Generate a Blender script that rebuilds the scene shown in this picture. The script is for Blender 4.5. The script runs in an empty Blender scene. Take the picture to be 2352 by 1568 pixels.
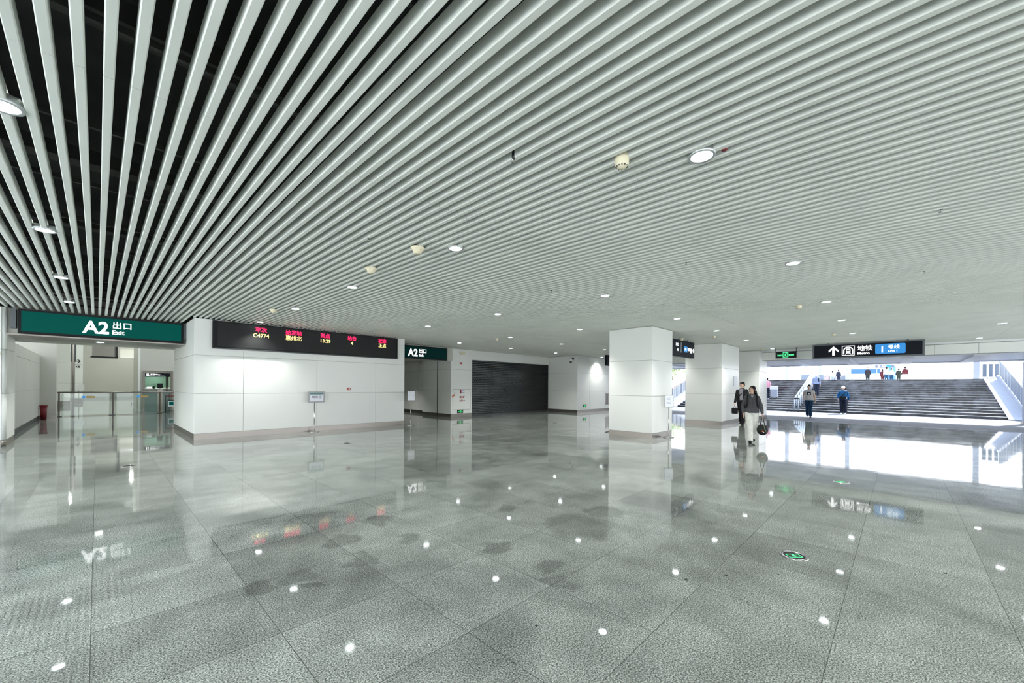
import bpy, bmesh, math, random
from mathutils import Vector, Matrix
random.seed(7)
S=bpy.context.scene; COL=S.collection; PI=math.pi
def R(a): return math.radians(a)

# ---------------------------------------------------------------- materials
def mat(name,col,rough=.5,metal=0,spec=.5,emis=None,es=0,coat=0,trans=0,alpha=1):
    m=bpy.data.materials.new(name); m.use_nodes=True
    b=m.node_tree.nodes['Principled BSDF']
    b.inputs['Base Color'].default_value=(*col,1); b.inputs['Roughness'].default_value=rough
    b.inputs['Metallic'].default_value=metal; b.inputs['Specular IOR Level'].default_value=spec
    b.inputs['Coat Weight'].default_value=coat; b.inputs['Transmission Weight'].default_value=trans
    if emis: b.inputs['Emission Color'].default_value=(*emis,1); b.inputs['Emission Strength'].default_value=es
    return m
def noisy(m,scale,amt,rough_amt=0,coord='Object',stretch=(1,1,1)):
    """slight procedural variation of the base colour and roughness"""
    nt=m.node_tree; b=nt.nodes['Principled BSDF']; c=tuple(b.inputs['Base Color'].default_value)
    tc=nt.nodes.new('ShaderNodeTexCoord'); mp=nt.nodes.new('ShaderNodeMapping'); mp.inputs['Scale'].default_value=stretch
    n=nt.nodes.new('ShaderNodeTexNoise'); n.inputs['Scale'].default_value=scale; n.inputs['Detail'].default_value=4
    r=nt.nodes.new('ShaderNodeValToRGB')
    r.color_ramp.elements[0].position=.3; r.color_ramp.elements[1].position=.7
    r.color_ramp.elements[0].color=(*[x*(1-amt) for x in c[:3]],1); r.color_ramp.elements[1].color=(*[min(1,x*(1+amt)) for x in c[:3]],1)
    nt.links.new(tc.outputs[coord],mp.inputs[0]); nt.links.new(mp.outputs[0],n.inputs['Vector'])
    nt.links.new(n.outputs['Fac'],r.inputs[0]); nt.links.new(r.outputs[0],b.inputs['Base Color'])
    if rough_amt:
        mr=nt.nodes.new('ShaderNodeMapRange'); ro=b.inputs['Roughness'].default_value
        mr.inputs['To Min'].default_value=max(0,ro-rough_amt); mr.inputs['To Max'].default_value=ro+rough_amt
        nt.links.new(n.outputs['Fac'],mr.inputs[0]); nt.links.new(mr.outputs[0],b.inputs['Roughness'])
    return m
M={}
M['panel']=noisy(mat('enamel_panel',(.78,.795,.755),.3,spec=.5),.7,.015,.05)
M['core']=mat('panel_core',(.30,.31,.28),.8)
M['steel']=noisy(mat('brushed_steel',(.27,.25,.225),.33,metal=.9),.8,.03,.02)
M['chrome']=mat('chrome',(.55,.54,.52),.15,metal=1)
M['frame_grey']=mat('grey_frame',(.36,.36,.36),.4)
M['darkmetal']=mat('dark_metal',(.05,.055,.055),.4,metal=.6)
M['slat']=noisy(mat('slat_aluminium',(.69,.71,.65),.38,spec=.5),1.5,.05,.05)
M['void']=noisy(mat('plenum_dark',(.012,.013,.012),.8),3,.5)
M['black']=mat('black_plastic',(.007,.008,.009),.5,spec=.2)
M['matteblack']=mat('matte_black',(.010,.011,.013),.7)
M['white']=mat('white_paint',(.85,.87,.86),.5)
M['greywall']=noisy(mat('grey_wall',(.50,.50,.44),.5),.6,.03)
M['lens']=mat('lamp_lens',(1,1,1),.5,emis=(.93,1,1),es=14)
M['cream']=mat('cream_plastic',(.72,.66,.48),.45)
M['green']=mat('green_sign',(0,.03,.024),.7,spec=.08,emis=(0,.17,.135),es=.22)
M['darkgreen']=mat('dark_green_sign',(0,.012,.011),.6,spec=.1,emis=(0,.05,.045),es=.12)
M['signwhite']=mat('sign_white',(.9,.9,.9),.5,emis=(1,1,1),es=1.1)
M['signblue']=mat('sign_blue',(.02,.12,.30),.5,spec=.2,emis=(.05,.34,.85),es=.42)
M['signdark']=mat('sign_dark',(.006,.008,.014),.5,spec=.15)
M['frame']=mat('sign_frame',(.10,.11,.115),.4,metal=.5)
M['ledpanel']=noisy(mat('led_panel',(.010,.011,.011),.45,spec=.25),3,.12)
M['ledred']=mat('led_red',(.4,0,.03),.5,emis=(1,.01,.10),es=1.5)
M['ledyellow']=mat('led_yellow',(.4,.35,.1),.5,emis=(1,.78,.28),es=1.1)
M['exitgreen']=mat('exit_green',(.05,.6,.2),.5,emis=(.10,1,.35),es=1.1)
M['red']=mat('red_plastic',(.45,.03,.02),.4)
M['darkred']=mat('dark_red_plastic',(.16,.008,.012),.45)
M['redtext']=mat('red_print',(.34,.02,.03),.6)
M['orange']=mat('orange_tag',(.65,.14,.03),.5)
M['paper']=mat('paper_white',(.80,.82,.88),.5)
M['clear']=mat('clear_acrylic',(.9,.93,.93),.05,trans=.9)
M['greytext']=mat('grey_print',(.07,.08,.09),.6)
M['shutter']=noisy(mat('shutter_metal',(.055,.062,.062),.30,metal=.85),5,.25,.08)
M['shutback']=mat('shutter_gap',(.01,.01,.01),.6)
M['glass']=None
def glassmat(name,col,rough=.02,tr=.88):
    m=bpy.data.materials.new(name); m.use_nodes=True; nt=m.node_tree; nt.nodes.clear()
    o=nt.nodes.new('ShaderNodeOutputMaterial'); mx=nt.nodes.new('ShaderNodeMixShader')
    t=nt.nodes.new('ShaderNodeBsdfTransparent'); g=nt.nodes.new('ShaderNodeBsdfGlossy'); f=nt.nodes.new('ShaderNodeFresnel')
    t.inputs[0].default_value=(*col,1); g.inputs['Roughness'].default_value=rough; f.inputs[0].default_value=1.45
    nt.links.new(f.outputs[0],mx.inputs[0]); nt.links.new(t.outputs[0],mx.inputs[1]); nt.links.new(g.outputs[0],mx.inputs[2])
    nt.links.new(mx.outputs[0],o.inputs[0]); return m
M['glass']=glassmat('clear_glass',(.93,.97,.95))
M['tintglass']=glassmat('tinted_glass',(.42,.50,.46))
M['pave']=None

def floor_mat():
    m=mat('polished_granite',(.3,.32,.31),.07,spec=.62); nt=m.node_tree; b=nt.nodes['Principled BSDF']; L=nt.links.new
    N=nt.nodes.new
    tc=N('ShaderNodeTexCoord'); mp=N('ShaderNodeMapping'); mp.inputs['Location'].default_value=(.02,-.30,0)
    L(tc.outputs['Object'],mp.inputs[0])
    br=N('ShaderNodeTexBrick'); br.offset=0; br.squash=1
    for k,v in (('Scale',1),('Mortar Size',.0024),('Mortar Smooth',.2),('Bias',0),('Brick Width',.8535),('Row Height',.8535)): br.inputs[k].default_value=v
    br.inputs['Color1'].default_value=(.82,.82,.82,1); br.inputs['Color2'].default_value=(1.12,1.12,1.12,1); br.inputs['Mortar'].default_value=(.30,.30,.30,1)
    L(mp.outputs[0],br.inputs['Vector'])
    n1=N('ShaderNodeTexNoise'); n1.inputs['Scale'].default_value=105; n1.inputs['Detail'].default_value=6; n1.inputs['Roughness'].default_value=.75
    L(tc.outputs['Object'],n1.inputs['Vector'])
    cr=N('ShaderNodeValToRGB'); e=cr.color_ramp.elements
    e[0].position=.36; e[0].color=(.022,.026,.023,1); e[1].position=.62; e[1].color=(.62,.66,.61,1)
    x=e.new(.46); x.color=(.150,.170,.155,1); x=e.new(.54); x.color=(.385,.42,.39,1)
    L(n1.outputs['Fac'],cr.inputs[0])
    # dark mineral flecks
    vo=N('ShaderNodeTexVoronoi'); vo.inputs['Scale'].default_value=110; L(tc.outputs['Object'],vo.inputs['Vector'])
    vr=N('ShaderNodeValToRGB'); vr.color_ramp.elements[0].position=.10; vr.color_ramp.elements[0].color=(.55,.55,.55,1); vr.color_ramp.elements[1].position=.30; vr.color_ramp.elements[1].color=(1,1,1,1)
    L(vo.outputs['Distance'],vr.inputs[0])
    # worn and damp patches
    n2=N('ShaderNodeTexNoise'); n2.inputs['Scale'].default_value=.55; n2.inputs['Detail'].default_value=5; n2.inputs['Distortion'].default_value=.6
    L(tc.outputs['Object'],n2.inputs['Vector'])
    pr=N('ShaderNodeValToRGB'); pr.color_ramp.elements[0].position=.36; pr.color_ramp.elements[0].color=(.66,.66,.67,1); pr.color_ramp.elements[1].position=.50; pr.color_ramp.elements[1].color=(1,1,1,1)
    L(n2.outputs['Fac'],pr.inputs[0])
    stains=[(3.87, 2.68, 0.42), (4.54, 2.71, 0.25), (2.83, 2.25, 0.13), (1.78, 4.12, 0.16), (1.72, 3.52, 0.16), (2.33, 4.43, 0.16), (1.18, 3.58, 0.13), (0.94, 3.62, 0.12), (3.73, 3.68, 0.14), (2.66, 1.99, 0.14), (2.3, 3.68, 0.12), (2.75, 2.92, 0.16), (1.16, 3.36, 0.05)]
    def mul(a,c):
        q=N('ShaderNodeMix'); q.data_type='RGBA'; q.blend_type='MULTIPLY'; q.inputs[0].default_value=1
        L(a,q.inputs[6]); L(c,q.inputs[7]); return q.outputs[2]
    col=mul(mul(mul(cr.outputs[0],vr.outputs[0]),pr.outputs[0]),br.outputs['Color'])
    # dark stains with ragged edges
    wn=N('ShaderNodeTexNoise'); wn.inputs['Scale'].default_value=3.5; wn.inputs['Detail'].default_value=5; L(tc.outputs['Object'],wn.inputs['Vector'])
    wa=N('ShaderNodeVectorMath'); wa.operation='MULTIPLY_ADD'; wa.inputs[1].default_value=(.45,.45,0); L(wn.outputs['Color'],wa.inputs[0]); L(tc.outputs['Object'],wa.inputs[2])
    prev=None
    for x,y,r in stains:
        d=N('ShaderNodeVectorMath'); d.operation='DISTANCE'; d.inputs[1].default_value=(x+.225,y+.225,0); L(wa.outputs[0],d.inputs[0])
        q=N('ShaderNodeMapRange'); q.inputs['From Min'].default_value=r*.8; q.inputs['From Max'].default_value=r*1.15; q.inputs['To Min'].default_value=.66; q.inputs['To Max'].default_value=1; L(d.outputs['Value'],q.inputs[0])
        if prev is None: prev=q.outputs[0]
        else:
            mm=N('ShaderNodeMath'); mm.operation='MINIMUM'; L(prev,mm.inputs[0]); L(q.outputs[0],mm.inputs[1]); prev=mm.outputs[0]
    col=mul(col,prev)
    n5=N('ShaderNodeTexNoise'); n5.inputs['Scale'].default_value=2.6; n5.inputs['Detail'].default_value=4; L(tc.outputs['Object'],n5.inputs['Vector'])
    r5=N('ShaderNodeValToRGB'); r5.color_ramp.elements[0].position=.35; r5.color_ramp.elements[0].color=(.74,.74,.74,1); r5.color_ramp.elements[1].position=.66; r5.color_ramp.elements[1].color=(1,1,1,1); L(n5.outputs['Fac'],r5.inputs[0]); col=mul(col,r5.outputs[0])
    L(col,b.inputs['Base Color'])
    n3=N('ShaderNodeTexNoise'); n3.inputs['Scale'].default_value=1.3; n3.inputs['Detail'].default_value=3
    L(tc.outputs['Object'],n3.inputs['Vector'])
    mr=N('ShaderNodeMapRange'); mr.inputs['From Min'].default_value=.3; mr.inputs['From Max'].default_value=.7; mr.inputs['To Min'].default_value=.02; mr.inputs['To Max'].default_value=.065
    L(n3.outputs['Fac'],mr.inputs[0]); L(mr.outputs[0],b.inputs['Roughness'])
    n4=N('ShaderNodeTexNoise'); n4.inputs['Scale'].default_value=2.2; n4.inputs['Detail'].default_value=3; L(tc.outputs['Object'],n4.inputs['Vector'])
    bp=N('ShaderNodeBump'); bp.inputs['Strength'].default_value=.025; bp.inputs['Distance'].default_value=.02; L(n4.outputs['Fac'],bp.inputs['Height']); L(bp.outputs[0],b.inputs['Normal'])
    return m
M['floor']=floor_mat()
def tile_mat(name,col,w,h,mortar,rough,msize=.012,var=.06,nscale=3):
    m=mat(name,col,rough); nt=m.node_tree; b=nt.nodes['Principled BSDF']; L=nt.links.new; N=nt.nodes.new
    tc=N('ShaderNodeTexCoord'); br=N('ShaderNodeTexBrick'); br.offset=0
    for k,v in (('Scale',1),('Mortar Size',msize),('Brick Width',w),('Row Height',h)): br.inputs[k].default_value=v
    br.inputs['Color1'].default_value=(*[c*(1-var) for c in col],1); br.inputs['Color2'].default_value=(*[min(1,c*(1+var)) for c in col],1); br.inputs['Mortar'].default_value=(*mortar,1)
    n=N('ShaderNodeTexNoise'); n.inputs['Scale'].default_value=nscale; n.inputs['Detail'].default_value=5
    r=N('ShaderNodeValToRGB'); r.color_ramp.elements[0].color=(.75,.75,.75,1); r.color_ramp.elements[1].color=(1.1,1.1,1.1,1); r.color_ramp.elements[0].position=.3; r.color_ramp.elements[1].position=.7
    q=N('ShaderNodeMix'); q.data_type='RGBA'; q.blend_type='MULTIPLY'; q.inputs[0].default_value=1
    L(tc.outputs['Object'],br.inputs['Vector']); L(tc.outputs['Object'],n.inputs['Vector']); L(n.outputs['Fac'],r.inputs[0]); L(br.outputs['Color'],q.inputs[6]); L(r.outputs[0],q.inputs[7]); L(q.outputs[2],b.inputs['Base Color'])
    return m
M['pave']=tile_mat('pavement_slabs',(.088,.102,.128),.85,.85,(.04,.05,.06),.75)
M['concrete']=noisy(mat('light_concrete',(.80,.80,.76),.8),1.2,.06)
M['riser']=noisy(mat('stair_granite',(.040,.043,.050),.25,spec=.5),1.5,.85,.1,stretch=(.4,1,.5))
_r=[n for n in M['riser'].node_tree.nodes if n.type=='VALTORGB'][0]; _r.color_ramp.elements[0].position=.44; _r.color_ramp.elements[1].position=.60; _r.color_ramp.elements[0].color=(.007,.008,.010,1); _r.color_ramp.elements[1].color=(.075,.08,.09,1)  # pale mottling paints the sheen on the dark risers into their colour
M['tread']=noisy(mat('stair_nosing',(.11,.12,.135),.5),2,.5)
M['ramp']=noisy(mat('ramp_stone',(.20,.22,.27),.6),2,.04)
M['soffit']=noisy(mat('porch_soffit',(.50,.53,.60),.35,spec=.5),1.2,.05,.1)
M['bluegrey']=mat('blue_grey_panel',(.085,.11,.15),.5)
M['galv']=mat('white_tube',(.42,.47,.54),.3,metal=.3)
M['leaf']=noisy(mat('leaf_green',(.16,.26,.06),.7),2,.5)
M['bark']=noisy(mat('bark',(.12,.09,.06),.9),8,.4)
M['skin']=mat('skin',(.56,.36,.26),.5)
M['hair']=mat('black_hair',(.006,.0055,.006),.6,spec=.15)
M['eyew']=mat('eye_white',(.75,.75,.75),.3)
M['lip']=mat('lips',(.42,.16,.14),.45)
def cloth(name,c,r=.85): return noisy(mat(name,c,r,spec=.2),14,.12)

# ---------------------------------------------------------------- mesh helpers
class B:
    def __init__(s): s.bm=bmesh.new(); s.mi=0
    def face_idx(s,fs):
        for f in fs: f.material_index=s.mi
    def box(s,x0,x1,y0,y1,z0,z1,bev=0):
        c=[(x,y,z) for x in (x0,x1) for y in (y0,y1) for z in (z0,z1)]
        v=[s.bm.verts.new(p) for p in c]
        fs=[s.bm.faces.new([v[i] for i in q]) for q in ((0,1,3,2),(4,6,7,5),(0,4,5,1),(2,3,7,6),(0,2,6,4),(1,5,7,3))]
        s.face_idx(fs)
        if bev:
            es=list({e for f in fs for e in f.edges}); r=bmesh.ops.bevel(s.bm,geom=es,offset=bev,segments=2,affect='EDGES',profile=.5); s.face_idx(r['faces'])
        return s
    def tube(s,pts,rad,seg=10,caps=True,up=None):
        """swept tube; rad = number, or list of numbers / (ra,rb) pairs"""
        pts=[Vector(p) for p in pts]; n=len(pts); rings=[]
        if not isinstance(rad,(list,tuple)): rad=[rad]*n
        ref=Vector(up) if up else None
        for i,p in enumerate(pts):
            t=(pts[min(i+1,n-1)]-pts[max(i-1,0)]).normalized()
            if ref is None: ref=Vector((1,0,0)) if abs(t.x)<.9 else Vector((0,1,0))
            a=(ref-t*ref.dot(t)).normalized(); b=t.cross(a)
            if not up: ref=a
            ra,rb=rad[i] if isinstance(rad[i],(list,tuple)) else (rad[i],rad[i])
            rings.append([s.bm.verts.new(p+a*ra*math.cos(2*PI*k/seg)+b*rb*math.sin(2*PI*k/seg)) for k in range(seg)])
        fs=[]
        for i in range(n-1):
            for k in range(seg): fs.append(s.bm.faces.new([rings[i][k],rings[i][(k+1)%seg],rings[i+1][(k+1)%seg],rings[i+1][k]]))
        for f in fs: f.smooth=True
        if caps: fs.append(s.bm.faces.new(rings[0][::-1])); fs.append(s.bm.faces.new(rings[-1]))
        s.face_idx(fs); return s
    def cyl(s,p,r,h,seg=24,r2=None): return s.tube([p,(p[0],p[1],p[2]+h)],[r,r if r2 is None else r2],seg)
    def lathe(s,c,prof,seg=24):
        rings=[]
        for r,z in prof: rings.append([s.bm.verts.new((c[0]+r*math.cos(2*PI*k/seg),c[1]+r*math.sin(2*PI*k/seg),c[2]+z)) for k in range(seg)] if r>1e-6 else [s.bm.verts.new((c[0],c[1],c[2]+z))])
        fs=[]
        for a,b in zip(rings,rings[1:]):
            for k in range(seg):
                k2=(k+1)%seg
                if len(a)==1 and len(b)==1: continue
                if len(a)==1: q=[a[0],b[k],b[k2]]
                elif len(b)==1: q=[a[k],a[k2],b[0]]
                else: q=[a[k],a[k2],b[k2],b[k]]
                fs.append(s.bm.faces.new(q))
        for f in fs: f.smooth=True
        s.face_idx(fs); return s
    def ell(s,c,r,seg=16,rot=None):
        m=Matrix.Translation(c)@(rot.to_4x4() if rot else Matrix())@Matrix.Diagonal((*r,1))
        g=bmesh.ops.create_uvsphere(s.bm,u_segments=seg,v_segments=max(6,seg*2//3),radius=1,matrix=m)
        fs=list({f for v in g['verts'] for f in v.link_faces})
        for f in fs: f.smooth=True
        s.face_idx(fs); return s
    def prism(s,poly,y0,y1):
        """polygon in local XZ extruded along Y"""
        a=[s.bm.verts.new((x,y0,z)) for x,z in poly]; b=[s.bm.verts.new((x,y1,z)) for x,z in poly]; n=len(poly)
        fs=[s.bm.faces.new(a),s.bm.faces.new(b[::-1])]+[s.bm.faces.new([a[i],b[i],b[(i+1)%n],a[(i+1)%n]]) for i in range(n)]
        s.face_idx(fs); return s
    def obj(s,name,mats,parent=None,kind=None,label=None):
        bmesh.ops.recalc_face_normals(s.bm,faces=s.bm.faces)
        me=bpy.data.meshes.new(name); s.bm.to_mesh(me); s.bm.free()
        for m in (mats if isinstance(mats,(list,tuple)) else [mats]): me.materials.append(m)
        o=bpy.data.objects.new(name,me); COL.objects.link(o)
        if parent: o.parent=parent
        if kind: o['kind']=kind
        if label: o['label']=label
        return o
def thing(name,label,cat,loc=(0,0,0),rz=0,group=None):
    o=bpy.data.objects.new(name,None); COL.objects.link(o); o.location=loc; o.rotation_euler=(0,0,rz); o.empty_display_size=.1
    o['label']=label; o['category']=cat
    if group: o['group']=group
    return o
def tag(o,label,cat,group=None):
    o['label']=label; o['category']=cat
    if group: o['group']=group
    return o
def struct(o): o['kind']='structure'; return o
def dup(root,loc,label,group=None):
    r=root.copy(); COL.objects.link(r); r.location=loc; r['label']=label
    if group: r['group']=group
    for ch in list(root.children):
        c=ch.copy(); COL.objects.link(c); c.parent=r
        for g in list(ch.children):
            d=g.copy(); COL.objects.link(d); d.parent=c
    return r
def text(name,body,x,z,size,m,parent,y=0,sx=1,bold=0,align='LEFT',thick=.002):
    """text in the local XZ plane of a thing that faces local -Y"""
    cu=bpy.data.curves.new(name,'FONT'); cu.body=body; cu.size=size; cu.align_x=align; cu.align_y='BOTTOM_BASELINE'; cu.extrude=thick; cu.offset=bold; cu.resolution_u=3
    o=bpy.data.objects.new(name,cu); COL.objects.link(o)
    bpy.context.view_layer.update()
    me=bpy.data.meshes.new_from_object(o.evaluated_get(bpy.context.evaluated_depsgraph_get()))
    bpy.data.objects.remove(o); bpy.data.curves.remove(cu)
    me.transform(Matrix.Translation((x,y,z))@Matrix.Rotation(PI/2,4,'X')@Matrix.Diagonal((sx,1,1,1)))
    me.materials.clear(); me.materials.append(m)
    o=bpy.data.objects.new(name,me); COL.objects.link(o); o.parent=parent; return o

HC=1.6; CZ=3.5
# ---------------------------------------------------------------- floor, ground, porch
b=B(); b.box(-4.2,24,-9,70,-.2,0); struct(b.obj('floor',M['floor']))
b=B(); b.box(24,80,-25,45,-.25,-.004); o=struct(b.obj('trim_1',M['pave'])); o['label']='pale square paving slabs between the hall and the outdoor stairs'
b=B(); b.box(23.93,24.05,-12,30,-.1,.004); struct(b.obj('trim_2',M['ramp']))
b=B(); b.box(-60,-4.2,-60,70,-.3,-.02); struct(b.obj('trim_3',M['concrete']))
b=B(); b.box(-4.2,80,-60,-9,-.3,-.02); struct(b.obj('trim_4',M['concrete']))

# ---------------------------------------------------------------- panelled walls
Z1,Z2=1.32,2.44
def panels(b,axis,pos,sgn,splits,zs,gap=.008,th=.02):
    """panel boards on a plane: axis 'y' = plane Y=pos facing sgn*Y ; 'x' likewise"""
    for u0,u1 in zip(splits,splits[1:]):
        for z0,z1 in zip(zs,zs[1:]):
            g=gap/2; p0,p1=sorted((pos,pos-sgn*th))
            if axis=='y': b.box(u0+g,u1-g,p0,p1,z0+g,z1-g,.003)
            else: b.box(p0,p1,u0+g,u1-g,z0+g,z1-g,.003)
ZS=[.165,Z1,Z2,CZ]
def block(name,x0,x1,y0,y1,xs=None,ys=None,zs=ZS,sides='xXyY',bb=True,core='core'):
    """block clad in enamel panels with a steel skirting"""
    t=.02; b=B(); b.box(x0+t,x1-t,y0+t,y1-t,0,zs[-1]); root=b.obj(name,M[core])
    xs=xs or [x0,x1]; ys=ys or [y0,y1]; b=B()
    if 'y' in sides: panels(b,'y',y0,-1,xs,zs)
    if 'Y' in sides: panels(b,'y',y1,1,xs,zs)
    if 'x' in sides: panels(b,'x',x0,-1,ys,zs)
    if 'X' in sides: panels(b,'x',x1,1,ys,zs)
    b.obj('panel',M['panel'],root)
    if bb:
        b=B(); e=.004; b.box(x0+e,x1-e,y0+e,y1-e,0,.163); b.obj('baseboard',M['steel'],root)
    return root
struct(block('wall_centre',1.93,8.71,14.52,18.8,xs=[1.93,3.13,5.30,7.47,8.71],ys=[14.52,16.6,18.8]))
# left of the big exit opening
lw=struct(block('wall_left',-4.3,-1.66,16.1,17.6,xs=[-4.3,-3.0,-1.66],ys=[16.1,17.6],sides='xy'))
b=B(); b.box(-1.9,-1.60,16.20,17.6,0,CZ); b.tube([(-1.66,16.18,0),(-1.66,16.18,CZ)],.066,32); b.obj('core',M['core'],lw)
b=B(); panels(b,'x',-1.58,1,[16.19,17.6],ZS)
for z0,z1 in zip(ZS,ZS[1:]): b.tube([(-1.66,16.18,z0+.004),(-1.66,16.18,z1-.004)],.080,40)
b.obj('panel',M['panel'],lw)
b=B(); b.tube([(-1.66,16.18,0),(-1.66,16.18,.163)],.075,40); b.box(-1.9,-1.585,16.18,17.6,0,.163); b.obj('baseboard',M['steel'],lw)
b=B(); b.box(-2.6,-1.66,16.085,16.10,.46,1.41,.003); b.obj('door',M['panel'],lw)
b=B(); b.box(-1.668,-1.66,16.086,16.11,1.41,CZ-.02); b.obj('seam',M['core'],lw)
# fire cabinet pillar and corridor behind the small exit sign
fp=struct(block('wall_rear',12.46,13.86,16.35,18.9,xs=[12.46,13.86],ys=[16.35,18.9],sides='xyXY'))
b=B(); b.box(12.445,12.462,17.47,17.51,0,2.92); b.obj('seam',M['darkmetal'],fp)
cw=struct(block('wall_corridor',13.1,13.5,18.9,30,ys=[18.9,20.3,22.4,24.5,26.6,30],sides='x'))
b=B(); b.box(8.7,13.5,30,30.3,0,3.5); struct(b.obj('wall_corridor_end',M['greywall']))
b=B(); b.box(8.5,8.71,18.8,30,0,3.5); struct(b.obj('wall_corridor_left',M['greywall']))
b=B(); b.box(8.71,13.5,16.75,30,3.0,3.3); struct(b.obj('ceiling_corridor',M['greywall']))
# wall with shutter, right return and far front
b=B(); b.box(13.86,20.4,16.42,16.8,3.0,CZ); r=struct(b.obj('wall_shutter',M['core']))
b=B(); panels(b,'y',16.38,-1,[13.87,15.9,18.1,20.36],[3.0,CZ]); b.box(13.87,20.36,16.38,16.7,2.985,3.0); b.obj('panel',M['panel'],r)
b=B(); b.box(13.86,20.4,17.9,18.1,0,CZ); struct(b.obj('wall_shutter_back',M['void']))
sb=struct(block('wall_far',20.38,24.4,14.15,19,xs=[20.38,21.7,24.4],ys=[14.15,16.4,19],sides='xyX'))
# far left room walls seen through the exit
b=B(); b.box(-2.6,-1.78,17.6,27.5,0,2.83); r=struct(b.obj('wall_passage',M['greywall']))
b=B(); panels(b,'x',-1.76,1,[17.6,20,22.5,25,27.3],[.165,Z1,Z2,2.83]); b.obj('panel',M['greywall'],r)
b=B(); b.box(-1.79,-1.75,17.6,27.3,0,.163); b.obj('baseboard',M['darkmetal'],r)
b=B(); b.box(-12,-1.28,27.5,28.2,0,9); r=struct(b.obj('wall_passage_end',M['greywall']))
b=B(); b.box(-1.74,-1.27,27.48,27.5,0,.163); b.obj('baseboard',M['steel'],r)
b=B(); b.box(-12,12,67,67.3,0,4.7); b.box(-12,-.45,67,67.3,4.7,9); b.box(1.66,1.92,67,67.3,4.7,9); b.box(3.5,12,67,67.3,4.7,9); b.box(-.45,3.5,67,67.3,6.5,9)
b.obj('x',M['greywall']).name='wall_hall'; r=struct(bpy.data.objects['wall_hall'])
b=B(); b.box(-12,12,66.95,67,0,.45); b.obj('baseboard',M['core'],r)
b=B(); b.box(-.45,1.66,67.35,67.5,4.6,6.6); w=struct(b.obj('window_1',mat('grey_blind',(.27,.26,.24),.7)))
b=B(); b.box(-.5,1.7,66.9,67.0,4.62,4.75); b.box(1.58,1.68,66.9,67.0,4.7,6.5); b.obj('window_frame',M['black'],w)
b=B(); b.box(1.92,3.5,68.5,68.6,4.4,6.6); w=struct(b.obj('window_2',M['greywall']))
b=B(); b.box(-12,12,17.6,70,9,9.2); struct(b.obj('ceiling_hall',M['white']))
b=B(); b.box(-12.2,-12,17.6,70,0,9); struct(b.obj('wall_hall_left',M['greywall']))
b=B(); b.box(12,12.2,30.3,70,0,9); struct(b.obj('wall_hall_right',M['greywall']))
b=B(); b.box(-1.76,8.5,18.85,19.0,2.83,9); struct(b.obj('wall_hall_front',M['greywall']))
# two columns in that room
for nm,x0,x1,y0,y1,lb in (('wide_pillar',-1.95,-1.33,41.8,42.6,'white clad pillar in the far room nearest the left passage wall'),('arrow_pillar',-1.40,-.82,48.8,49.6,'white clad pillar in the far room with a black arrow on it')):
    r=tag(block(nm,x0,x1,y0,y1,zs=[.35,1.6,3.0,5,7,9],sides='xXyY',bb=False),lb,'pillar')
    b=B(); b.box(x0-.01,x1+.01,y0-.01,y1+.01,0,.35); b.obj('baseboard',M['steel'],r)
    ar=r
b=B(); b.box(-1.30,-1.12,48.78,48.80,3.38,3.44); b.prism([(-1.16,3.24),(-1.10,3.24),(-.94,3.41),(-1.10,3.58),(-1.16,3.58),(-1.03,3.41)],48.78,48.80); b.box(-1.36,-.9,48.785,48.80,3.12,3.14); b.obj('arrow_mark',M['black'],ar)
b=B(); b.box(-1.20,-1.15,48.78,48.80,2.9,3.02); b.box(-1.12,-1.0,48.78,48.80,2.88,3.04); b.obj('small_lettering',M['greytext'],ar)
# header and passage soffit
b=B(); b.box(-1.6,1.93,16.22,16.70,2.85,CZ); r=struct(b.obj('wall_header_left',M['greywall']))
b=B(); b.box(-1.6,1.95,16.12,17.6,2.815,2.85); b.obj('edge_strip',M['steel'],r)
b=B(); b.box(-1.6,1.93,16.7,18.85,2.85,2.95); struct(b.obj('ceiling_passage',M['greywall']))
b=B(); b.box(8.71,12.46,16.22,16.75,2.85,CZ); struct(b.obj('wall_header_right',M['greywall']))

# pillars
def pillar(nm,x0,x1,y0,y1,lb):
    r=tag(block(nm,x0,x1,y0,y1,zs=[.165,1.32,2.44,CZ-.01]),lb,'pillar'); return r
P1=pillar('square_pillar',11.95,13.45,5.51,7.02,'large white square pillar in mid hall beside the sign stand, nearest of the three')
P2=pillar('square_pillar',18.4,20.9,5.43,6.95,'white pillar behind the nearest one, with a paper notice on its right face')
P3=pillar('square_pillar',23.4,25.0,5.15,6.65,'farthest white pillar, at the edge of the outdoor paving behind the walking couple')
b=B(); b.box(20.05,20.55,5.405,5.43,1.68,2.12); tag(b.obj('notice_paper',M['paper']),'white paper notice taped to the second pillar','notice')
b=B(); b.box(11.945,13.44,5.50,5.512,2.0,2.0)

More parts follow.
